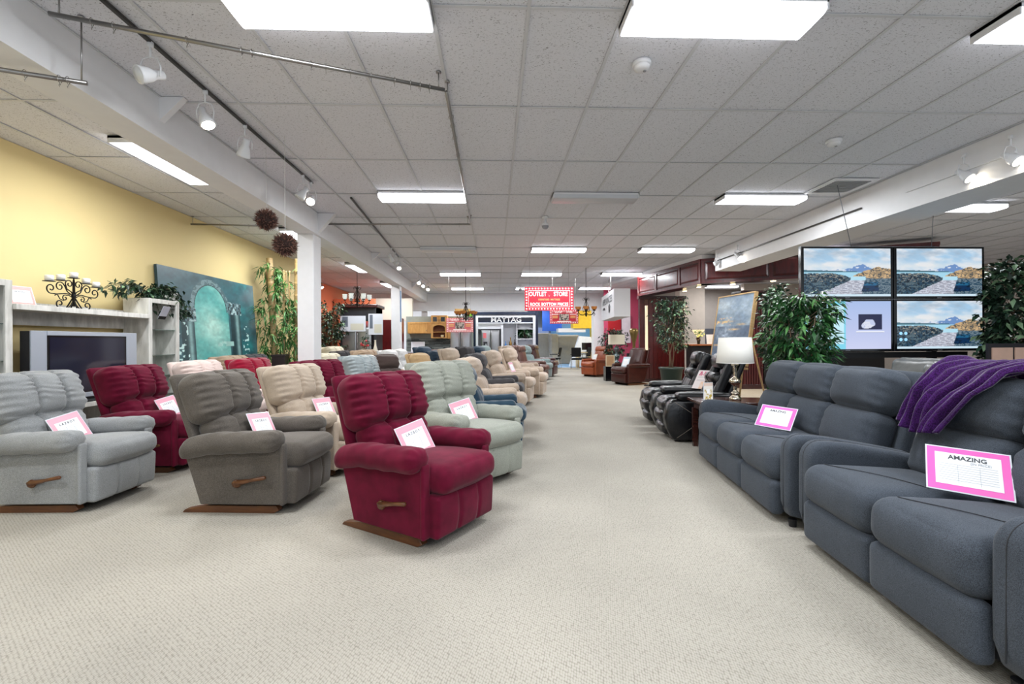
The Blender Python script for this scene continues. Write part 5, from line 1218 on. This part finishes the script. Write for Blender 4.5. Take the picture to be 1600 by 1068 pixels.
# ------------------------------------------------------------ red hanging signs
red = mat('sign_red', '#cf2238', .5, var=0); salmon = mat('sign_salmon', '#e8767c', .5, var=0); sw_ = mat('sign_white', '#fbf3f0', .5, emit=.25, var=0); yl = mat('sign_yellow', '#f4c27a', .5, emit=.1, var=0)
def outlet_sign(x0, x1, y, z0, z1, m, label, kind):
    w, h = x1 - x0, z1 - z0; t = empty('outlet_sign', ((x0 + x1) / 2, y, z0), 0, label, 'sign', 'red hanging outlet signs')
    G().box(-w / 2, w / 2, 0, .01, 0, h).obj('board', m, t)
    n = 16; mm = 8; e = h * .075; bd_ = G().lathe([(.001, 0), (h * .034, 0), (h * .03, .006), (.001, .006)], n=10, rot=rotm(rx=90)).mesh('bulb_dot')
    pts = [(-w / 2 + e + (w - 2 * e) * k / (n - 1), zz) for k in range(n) for zz in (e, h - e)] + [(xx, e + (h - 2 * e) * k / (mm - 1)) for k in range(1, mm - 1) for xx in (-w / 2 + e, w / 2 - e)]
    for (a_, c_) in pts: share('bulb_dot', bd_, sw_, t, (a_, 0, c_))
    f_ = h * .15; ln = G(); lw = h * .012
    ln.box(-w / 2 + f_, w / 2 - f_, -.003, 0, f_, f_ + lw).box(-w / 2 + f_, w / 2 - f_, -.003, 0, h - f_ - lw, h - f_).box(-w / 2 + f_, -w / 2 + f_ + lw, -.003, 0, f_, h - f_).box(w / 2 - f_ - lw, w / 2 - f_, -.003, 0, f_, h - f_); ln.obj('border_line', sw_, t)
    X90 = (PI / 2, 0, 0)
    if kind == 0:
        for (s_, xx) in (('OUTLET', -.235 * w), ('STORE', .235 * w)): text(s_, h * .25, sw_, t, (xx, -.004, h * .69), X90, sx=.80, font_bold=.002)
        G().tube([(0, -.004, h * .60), (w * .022, -.004, h * .69), (0, -.004, h * .78), (-w * .022, -.004, h * .69)], .005, 5, closed=True).obj('diamond', sw_, t)
        text('FURNITURE - MATTRESS', h * .10, yl, t, (0, -.004, h * .46), X90, sx=.85, font_bold=.0008); text('ROCK BOTTOM PRICES', h * .185, sw_, t, (0, -.004, h * .26), X90, sx=.83, font_bold=.0018)
    else:
        text('OUTLET', h * .16, sw_, t, (-.19 * w, -.004, h * .82), X90, sx=.9, font_bold=.001); text('STORE', h * .16, sw_, t, (.19 * w, -.004, h * .82), X90, sx=.9, font_bold=.001)
        def ph(u, v):
            c = np.ones(u.shape + (3,)) * H3('#c9b9ae'); return blend(c, H3('#4a4644'), (vnoise(u * 9, v * 7, 51) > .52) * .9)
        o = bpy.data.objects.new('photo_panel', picture('photo_panel', w * .34, h * .46, 24, 24, ph)); C.objects.link(o); o.parent = t; o.data.materials.append(vcol('printed_paper')); o.location = (0, -.005, h * .24)
        G().box(-.24 * w, .24 * w, -.004, 0, h * .14, h * .20).box(-.42 * w, -.2 * w, -.004, 0, h * .66, h * .70).box(.2 * w, .42 * w, -.004, 0, h * .66, h * .70).obj('white_bars', sw_, t)
        ln = G()
        for zz in (.54, .47, .4):
            ln.box(-.40 * w, -.22 * w, -.004, 0, h * zz, h * (zz + .035)).box(.22 * w, .40 * w, -.004, 0, h * zz, h * (zz + .035))
        ln.obj('text_lines', yl, t)
    G().tube([(-w * .4, 0, h), (-w * .4, 0, CEIL - z0)], .002, 4).tube([(w * .4, 0, h), (w * .4, 0, CEIL - z0)], .002, 4).obj('hanging_wire', steel, t)
outlet_sign(.75, 1.93, 11, 2.01, 2.58, red, 'large red outlet sign with white bulb border reading rock bottom prices', 0)
outlet_sign(1.72, 2.60, 14, 1.81, 2.24, red, 'smaller red outlet sign hanging lower behind the large one', 1)
outlet_sign(-1.44, -.62, 14, 1.57, 2.0, salmon, 'faded salmon outlet sign before the steel refrigerator', 1)

# ------------------------------------------------------------ white appliance booth
navy = mat('navy_gloss', '#0d1b33', .25); wl = mat('booth_white', '#dfe1e8', .5, var=.01); ss = mat('stainless', '#a9aaad', .28, .85, var=.03); dkp = mat('charcoal_panel', '#24262c', .4)
t = empty('appliance_booth', (.47, 18.0, 0), 0, 'white appliance booth with navy frame and lettered banner', 'booth')
G().box(-1.27, -1.17, -.1, .5, 0, 2.44).box(1.17, 1.27, -.1, .5, 0, 2.44).box(-1.17, 1.17, -.1, .5, 2.32, 2.44).obj('outer_frame', navy, t, bevel=.01)
G().box(-1.17, -1.08, -.08, .5, 0, 2.32).box(1.07, 1.17, -.08, .5, 0, 2.32).box(-1.08, 1.07, -.08, .5, 2.23, 2.32).box(-1.08, 1.07, -.08, .5, 1.99, 2.03).obj('inner_frame', wl, t)
G().box(-1.08, 1.07, -.02, .0, 2.03, 2.23).obj('banner', navy, t)
text('MAYTAG', .26, mat('sign_silver', '#e8e8ea', .4, emit=.2, var=0), t, (0.02, -.03, 2.13), (PI / 2, 0, 0), sx=1.15, font_bold=.004, name='lettering')
G().box(-1.08, 1.07, .45, .5, 0, 2.0).obj('back_board', wl, t)
G().box(-.18, -.10, -.06, .5, 0, 2.0).obj('divider', wl, t); G().box(-1.08, -.18, -.04, .45, 1.78, 2.0).obj('header', wl, t)
G().box(-.98, -.22, -.06, -.02, 0, 1.78).obj('niche_surround', dkp, t)
G().box(.42, .46, 0, .45, .9, 2.0).box(.46, 1.07, 0, .45, 1.36, 1.40).box(.46, 1.07, 0, .45, 1.76, 1.80).box(-.1, 1.07, 0, .45, .86, .92).obj('shelf', wl, t)
G().box(-.1, 1.07, .02, .44, 0, .86).obj('base_cabinet', wl, t); G().box(-.1, .40, 0.0, .44, .92, .95).obj('dark_top', dkp, t)
def fridge(x, y, w, h, label, french=True, z=0, d=.7):
    t = empty('refrigerator', (x, y, z), 0, label, 'refrigerator')
    G().box(-w / 2, w / 2, .04, d, 0, h).obj('body', mat('fridge_grey', '#6b6d72', .4, .4), t)
    for s in (-1, 1):
        x0, x1 = (-w / 2, -.004) if s < 0 else (.004, w / 2)
        o = G().cush(((x1 - x0) / 2, .025, h * .33 if french else h * .49), .018, (10, 6, 12), crown=(0, .018, 0), c=((x0 + x1) / 2, .02, h * .665 if french else h * .505)).obj('door', ss, t, True)
        G().tube([(s * .035, -.02, h * .42 if french else h * .35), (s * .045, -.06, h * .45 if french else h * .4), (s * .045, -.06, h * .88), (s * .035, -.02, h * .91)], .011, 7).obj('handle', steel, o, True)
    if french: G().cush((w / 2, .025, h * .155), .018, (10, 6, 8), c=(0, .02, h * .165)).obj('freezer_drawer', ss, t, True); G().tube([(-w * .38, -.04, h * .29), (w * .38, -.04, h * .29)], .011, 7).obj('drawer_handle', steel, t, True)
    return t
f_ = fridge(-.13, 17.92, .70, 1.74, 'grey refrigerator with water dispenser inside the white booth', False, d=.5)
G().box(-.27, -.12, -.02, .0, 1.0, 1.28).obj('dispenser', dkp, f_); G().box(-.28, -.16, -.022, -.0, 1.42, 1.62).obj('sticker', salmon, f_)
def bottle(x, y, z, r, h, m, label):
    o = G().lathe([(.001, 0), (r, 0), (r, h * .55), (r * .35, h * .75), (r * .32, h * .95), (r * .4, h)], n=14).obj('bottle', m, None, True); o.location = (x, y, z); tag(o, label, 'bottle', 'bottles on the booth counter')
bottle(.47, 18.1, .95, .05, .34, mat('blue_glass', '#3f78b8', .2), 'blue bottle on the dark booth counter'); bottle(.66, 18.1, .95, .06, .50, mat('amber_bottle', '#8a6a2e', .2), 'tall amber bottle on the dark booth counter'); bottle(.83, 18.1, .95, .05, .42, mat('dark_bottle', '#3a2520', .2), 'dark bottle at the end of the booth counter')
o = G().lathe([(.001, 0), (.26, .0), (.30, .03), (.29, .045), (.2, .02), (.001, .02)], n=28, rot=np.diag([1, 1, .5]) @ rotm(rx=90)).obj('oval_plate', wl, None, True); o.location = (1.24, 18.3, 1.89); tag(o, 'oval white plate at the top of the booth shelves', 'plate')
ficus('shelf_plant', 1.25, 18.2, 1.40, .33, .62, 'palm', 'broad leaved green plant on the booth shelf', (.08, .05), 160, .2, .07, 33, .3, .3, wts=(.8, .2, 0))

# ------------------------------------------------------------ kitchens on the far side
maple = wood('maple_cabinet', '#c08a45', '#dba860', (4, 4, 1.2), .4); redw = wood('red_cherry_cabinet', '#5a0f12', '#7c191a', (4, 4, 1.2), .35, coat=.3); bright_red = mat('bright_red_door', '#a8200f', .35, coat=.3)
def cabinet(x0, x1, y, z0, z1, d, m, doors, label, glassd=False, knob=True):
    t = empty('kitchen_cabinet', ((x0 + x1) / 2, y, z0), 0, label, 'cabinet'); w, h = x1 - x0, z1 - z0
    G().box(-w / 2, w / 2, 0, d, 0, h).obj('body', m, t)
    for k in range(doors):
        a_ = -w / 2 + w * k / doors + .012; b_ = -w / 2 + w * (k + 1) / doors - .012; s = .06
        g = G().box(a_, b_, -.02, 0, .012, s).box(a_, b_, -.02, 0, h - s, h - .012).box(a_, a_ + s, -.02, 0, s, h - s).box(b_ - s, b_, -.02, 0, s, h - s)
        dr = g.obj('door', m, t); G().box(a_ + s, b_ - s, -.008, 0, s, h - s).obj('door_panel', (mat('dark_pane', '#2c3238', .1) if glassd else m), dr)
        if knob: G().lathe([(.008, 0), (.016, .02), (.001, .026)], c=((b_ - .03 if k % 2 == 0 else a_ + .03), -.02, .12), n=10, rot=rotm(rx=90)).obj('knob', steel, dr, True)
    return t
cabinet(-3.18, -2.45, 17.1, 1.60, 2.02, .35, maple, 1, 'maple wall cabinet, first from the cherry cupboard'); cabinet(-2.45, -2.30, 17.1, 1.60, 2.02, .35, maple, 1, 'narrow maple wall cabinet filler beside the hood', knob=False)
cabinet(-2.30, -1.72, 16.95, 1.97, 2.26, .5, maple, 2, 'maple hood cabinet with two glass doors', True)
t = empty('range_hood', (-2.01, 16.95, 1.42), 0, 'maple arched range hood niche with a shelf', 'hood')
arch = [(-.29, 0), (-.22, 0), (-.22, .36)] + [(-.22 * math.cos(a_), .38 + .10 * math.sin(a_)) for a_ in np.linspace(.3, PI - .3, 8)] + [(.22, .36), (.22, 0), (.29, 0), (.29, .55), (-.29, .55)]
G().prism(arch, 0, .03).obj('arched_frame', maple, t); G().box(-.27, .27, .3, .45, 0, .52).obj('back', mat('hood_brown', '#6b3d1f', .6), t); G().box(-.22, .22, .03, .3, .0, .03).box(-.22, .22, .05, .3, .22, .24).obj('shelf', maple, t)
o = G().lathe([(.001, 0), (.04, 0), (.06, .05), (.05, .09)], n=12).obj('bowl', mat('cream_bowl', '#e8d8a8', .5), None, True); o.location = (-1.9, 17.05, 1.45); tag(o, 'small cream bowl in the hood niche', 'bowl')
cabinet(-1.72, -1.22, 17.1, 1.40, 2.10, .35, maple, 1, 'tall maple wall cabinet beside the steel refrigerator')
t = empty('wall_backsplash', (0, 0, 0)); t['kind'] = 'structure'
G().box(-3.3, -.8, 17.46, 17.6, 0, 2.25).obj('core', mat('grey_green_wall', '#8a938c', .8), t)
stone = [mat('stone_a', '#5b625f', .7), mat('stone_b', '#7b817c', .7), mat('stone_c', '#3f4644', .7)]; rng = random.Random(6); sms = [G().box(0, .22, 0, .02, 0, .028).mesh('stone') for _ in range(1)]
for rI in range(15):
    x = -3.2 + rng.uniform(-.1, 0)
    while x < -1.25:
        w_ = rng.uniform(.7, 1.5); o = share('stone', sms[0], rng.choice(stone), t, (x, 17.44 - rng.uniform(0, .012), .93 + .033 * rI)); o.scale = (w_, 1, 1); x += .22 * w_ + .004
t = empty('base_cabinets', (0, 0, 0), 0, 'maple base cabinets with white worktop below the stone splash', 'cabinet')
G().box(-3.25, -1.3, 16.9, 17.44, 0, .88).obj('body', maple, t); G().box(-3.3, -1.28, 16.86, 17.44, .88, .92).obj('worktop', wl, t)
o = card(-2.85, 17.35, .93, 0, 5, .5, .36, paper, 'white framed sign on the worktop before stone splash', 'OPEN', None); o['label'] = 'white framed sign standing on the maple kitchen worktop'
for c in list(o.children):
    if c.name.startswith('lettering'): bpy.data.objects.remove(c)
fb = G().lathe([(.001, 0), (.08, 0), (.16, .07), (.15, .075)], n=16).obj('fruit_bowl', mat('cream_bowl', '#e8d8a8', .5), None, True); fb.location = (-2.6, 17.0, .92); tag(fb, 'cream bowl holding fruit on the kitchen worktop', 'bowl')
for k in range(6):
    o = G().cush((.04,) * 3, .04, (6, 6, 6)).obj('fruit', mat(['lemon', 'lime', 'tomato'][k % 3], ['#e0c040', '#8fae3a', '#c8502a'][k % 3], .5), None, True); o.location = (-2.6 + .07 * math.cos(k * 1.05), 17.0 + .07 * math.sin(k * 1.05), 1.03); tag(o, 'small %s fruit in the cream kitchen bowl' % ['yellow', 'green', 'red'][k % 3], 'fruit', 'fruit in the kitchen bowl')
fridge(-1.10, 15.2, .66, 1.9, 'large stainless french door refrigerator below the salmon sign', True)
struct(G().box(-1.1, -.82, 17.7, 18.2, 0, 2.4), 'wall_green', mat('lime_wall', '#6fae28', .6))
tag(G().box(-1.5, -.9, 17.8, 18.1, 2.4, 2.56).obj('wicker_box', mat('wicker', '#8a6a3a', .8)), 'brown wicker boxes on top of the lime partition', 'box')
# red cherry kitchen
cabinet(-4.35, -3.5, 16.1, 0, 2.06, .6, redw, 2, 'tall dark red pantry cabinet behind the far column')
cabinet(-4.95, -4.45, 15.9, 1.2, 2.0, 1.3, bright_red, 1, 'bright red wall cabinet next to the orange wall')
cabinet(-3.42, -3.22, 16.0, 0, 2.12, .6, redw, 1, 'narrow dark red tall cabinet just past the far column')
struct(G().box(-5.9, -3.1, 17.6, 17.8, 2.1, 2.95), 'trim_kitchen_soffit', mat('warm_white', '#d9d3c4', .7, var=0))
struct(G().box(-5.9, -4.4, 17.2, 17.35, 0, 2.9), 'wall_kitchen_orange', orange)
# fridge niche on orange wall
t = empty('refrigerator_surround', (-3.36, 11.4, 0), 0, 'dark wood refrigerator cabinet with crown under the first chandelier', 'cabinet')
t = empty('dark_cabinet', (-3.9, 13.7, 0), 0, 'dark wood refrigerator surround with crown moulding by the chandelier', 'cabinet')
bpy.data.objects.remove([o for o in bpy.data.objects if o.name.startswith('refrigerator_surround')][0])
G().box(-.62, .42, .05, .8, 1.93, 2.30).box(-.62, -.56, .0, .8, 0, 2.3).box(.36, .42, 0, .8, 0, 2.3).obj('body', dkp, t); G().box(-.68, .48, -.06, .86, 2.30, 2.40).obj('crown', cherry_d, t, bevel=.02)
f2 = fridge(-4.05, 13.72, .86, 1.72, 'stainless side by side refrigerator in the dark wood surround', False, d=.6)
for (x, y, z, a_, w_, h_, lb, b2) in ((-4.14, 13.68, 1.60, 0, .74, .46, 'wide silver grey poster on refrigerator front', 'pale_poster'), (-3.48, 13.68, 1.50, 0, .42, .62, 'white and tan sample poster beside the silver poster', 'tan_poster')):
    tt = empty('poster', (x, y, z), a_, lb, 'poster'); G().box(-w_ / 2, w_ / 2, 0, .01, 0, h_).obj('board', mat('poster_white', '#c9ced6', .5, var=0), tt)
    G().box(-w_ * .42, -w_ * .2, -.003, 0, h_ * .3, h_ * .95).obj('dark_strip', mat('poster_slate', '#5b6472', .5, var=0), tt); G().box(-w_ * .1, w_ * .42, -.003, 0, h_ * .08, h_ * .5).obj('block', mat(b2, '#c4c2b2', .5, var=0), tt)
    text('KITCHENS', h_ * .12, ink, tt, (w_ * .15, -.003, h_ * .75), (PI / 2, 0, 0)) if False else None
ficus('potted_ficus', -4.55, 13.0, 0, 2.0, .95, 'ficus', 'dark green ficus before the brown panel and orange wall', (.2, .4), 1300, .11, .055, 41, .4, .35, shape=lambda v: .9, wts=(.6, .28, .12))
tag(G().box(-5.6, -4.58, 13.55, 13.65, 0, 2.05).obj('brown_panel', wood('walnut_panel', '#5a2f14', '#7a4420', (4, 4, 1.2), .5)), 'brown wood display panel behind the dark ficus', 'panel')
track((-5.55, 12.4, CEIL - .008), (-5.55, 15.2, CEIL - .008), fix_white, 'white light track beside the orange wall')
for (y, lb) in ((12.6, 'spotlight washing the orange wall, nearer'), (13.8, 'spotlight washing the orange wall, middle'), (15.0, 'spotlight washing the orange wall, farther')): spot(-5.55, y, CEIL - .02, (rad(-15), rad(-35), 0), 1, lb, 9)
t = empty('display_table', (-3.0, 13.1, 0), 0, 'dark display table behind the recliner backs', 'table'); G().box(-.6, .7, -.25, .25, .84, .9).box(-.5, -.44, -.2, .2, 0, .84).box(.5, .56, -.2, .2, 0, .84).obj('body', dkp, t)
o = G().lathe([(.001, 0), (.06, 0), (.075, .12), (.03, .28), (.022, .42), (.03, .44)], n=16).obj('ceramic_bottle', mat('cream_ceramic', '#e9e2cf', .4), None, True); o.location = (-3.32, 13.0, .9); tag(o, 'cream ceramic bottle on the dark display table', 'vase')
o = G().lathe([(.001, 0), (.05, 0), (.09, .08), (.08, .12)], n=14).obj('pink_vase', mat('pink_ceramic', '#e0a898', .4), None, True); o.location = (-2.85, 13.0, .9); tag(o, 'small pink ceramic vase on the dark display table', 'vase')
ficus('flower_bunch', -3.6, 13.0, .9, .42, .3, 'ficus', 'bunch of red and pink flowers in greenery on display table', (.05, .1), 160, .07, .04, 17, .1, .3)
fl_ = G(); rng = random.Random(18)
for k in range(8): fl_.cush((.03, .03, .03), .03, (4, 4, 4), c=(-3.6 + rng.uniform(-.13, .13), 12.9 + rng.uniform(-.05, .05), 1.22 + rng.uniform(-.08, .12)))
tag(fl_.obj('flower_heads', mat('rose_red', '#c8454a', .6), None, True), 'red flower heads of the display table bunch', 'flowers', kind='stuff')

# ------------------------------------------------------------ mattress hall at the end of the aisle
mat_g = mat('mattress_grey', '#a5a096', .8, var=.05)
def mattress(x, y, w, h, label, rz=0, tilt=6, m=mat_g):
    t = empty('mattress', (x, y, 0), rz, label, 'mattress', 'mattresses leaning upright'); o = G().cush((w / 2, .12, h / 2), .05, (10, 6, 14), fn=puff(w, .008, 14), c=(0, 0, h / 2), rot=rotm(rx=-tilt)).obj('pad', m, t, True)
    G().tube([(-w / 2, -.12, .02), (w / 2, -.12, .02), (w / 2, -.12, h - .02), (-w / 2, -.12, h - .02)], .008, 5, closed=True).obj('piping', mat('piping_dark', '#6b665e', .7), t, True)
mattress(2.55, 25.5, 1.2, 1.75, 'beige grey mattress standing upright nearest the booth', 0, 4); mattress(4.1, 26.0, 1.5, 1.65, 'wide grey mattress standing upright before the blue wall', 0, 3); mattress(3.25, 24.8, .55, 1.7, 'narrow beige mattress on end between two wider ones', 40, 3)
struct(G().box(3.5, 5.9, 28.0, 28.15, 0, 3.4), 'wall_blue', mat('sky_blue_wall', '#6fa3d6', .6)); struct(G().box(5.9, 6.1, 20.5, 28, 0, 3.4), 'wall_yellow', mat('bright_yellow_wall', '#e6c02e', .6))
tag(G().box(4.05, 5.5, 23.2, 24.0, 1.95, CEIL + .025).obj('yellow_bulkhead', mat('bright_yellow_wall', '#e6c02e', .6)), 'bright yellow hanging bulkhead at the end of the aisle', 'bulkhead'); tag(G().box(2.85, 4.0, 26.8, 26.9, 1.9, CEIL + .03).obj('royal_blue_panel', mat('royal_blue', '#1f4fa8', .5)), 'royal blue panel above the upright mattresses', 'panel')
tag(G().box(3.3, 4.7, 23.3, 24.1, 1.75, 1.952).obj('pale_canopy', wl), 'pale canopy ledge below the yellow bulkhead', 'ledge')
struct(G().box(1.9, 2.8, 29.9, 30.0, 1.3, 2.3), 'window_1', mat('bright_window', '#e9f3fb', .3, emit=1.5, var=0)); struct(G().box(2.9, 3.6, 29.9, 30.0, .9, 2.2), 'window_2', mat('pale_violet_window', '#9aa9cf', .3, emit=.5, var=0))
struct(G().box(-7.3, 1.75, 23.6, 23.8, 0, 3.4), 'wall_kitchen_back', white_p); struct(G().box(1.0, 6.0, 30.0, 30.2, 0, 3.4), 'wall_back_hall', mat('far_wall', '#c9ccd2', .7, var=.02))
tag(G().box(1.85, 1.92, 21.9, 22.0, 0, 2.3).obj('dark_post', dkp), 'thin dark post at the edge of the blue carpet', 'post')
tag(G().prism([(3.1, 0), (4.6, 0), (4.2, 1.5), (3.6, 1.55)], 25, 25.3).obj('white_bundle', mat('white_wrap', '#e6ebf2', .5)).__class__ and bpy.data.objects['white_bundle'], 'white wrapped mattress bundle before the blue wall', 'mattress')
bpy.data.objects['white_bundle'].location = (.75, -1.8, 0)
def office_chair(x, y, rz, label):
    t = empty('office_chair', (x, y, 0), rz, label, 'chair', 'black sled base office chairs')
    bf_ = mat('black_fabric', '#0a0a0c', .95, var=0); G().cush((.24, .24, .04), .035, (8, 8, 4), c=(0, 0, .46)).obj('seat', bf_, t, True); G().cush((.03, .22, .22), .025, (4, 8, 8), rot=rotm(ry=-12), c=(-.24, 0, .78)).obj('backrest', bf_, t, True)
    for s in (-1, 1):
        G().tube([(-.22, s * .25, .45), (-.26, s * .25, .02), (.28, s * .25, .02), (.2, s * .25, .66), (-.24, s * .25, .66)], .012, 6).obj('sled_leg', steel, t, True); G().cush((.2, .025, .015), .012, (6, 4, 4), c=(0, s * .25, .675)).obj('armrest', black_pl, t, True)
office_chair(2.9, 21.7, 160, 'black office chair nearest the booth, turned sideways'); office_chair(3.85, 21.2, 75, 'black office chair with back to camera, in the middle'); office_chair(4.35, 21.9, 190, 'black office chair partly behind the cognac club chair')
t = empty('reception_desk', (4.75, 22.3, 0), 0, 'pale wood desk with monitors behind the office chairs', 'desk'); G().box(-.7, .7, -.3, .35, .72, .76).box(-.7, -.62, -.3, .3, 0, .72).box(.6, .7, -.3, .3, 0, .72).box(-.2, .1, -.28, .3, 0, .72).obj('body', mat('pale_desk', '#c8b48c', .5), t)
for (x, lb) in ((4.55, 'dark monitor on the pale desk, nearer the aisle'), (5.15, 'dark monitor on the pale desk by the cream pier')):
    t = empty('monitor', (x, 22.2, .76), 0, lb, 'monitor'); G().box(-.26, .26, 0, .04, .1, .45).obj('screen', bez, t); G().box(-.03, .03, .02, .05, 0, .1).box(-.1, .1, -.06, .1, 0, .015).obj('stand', bez, t)
ceil2 = None
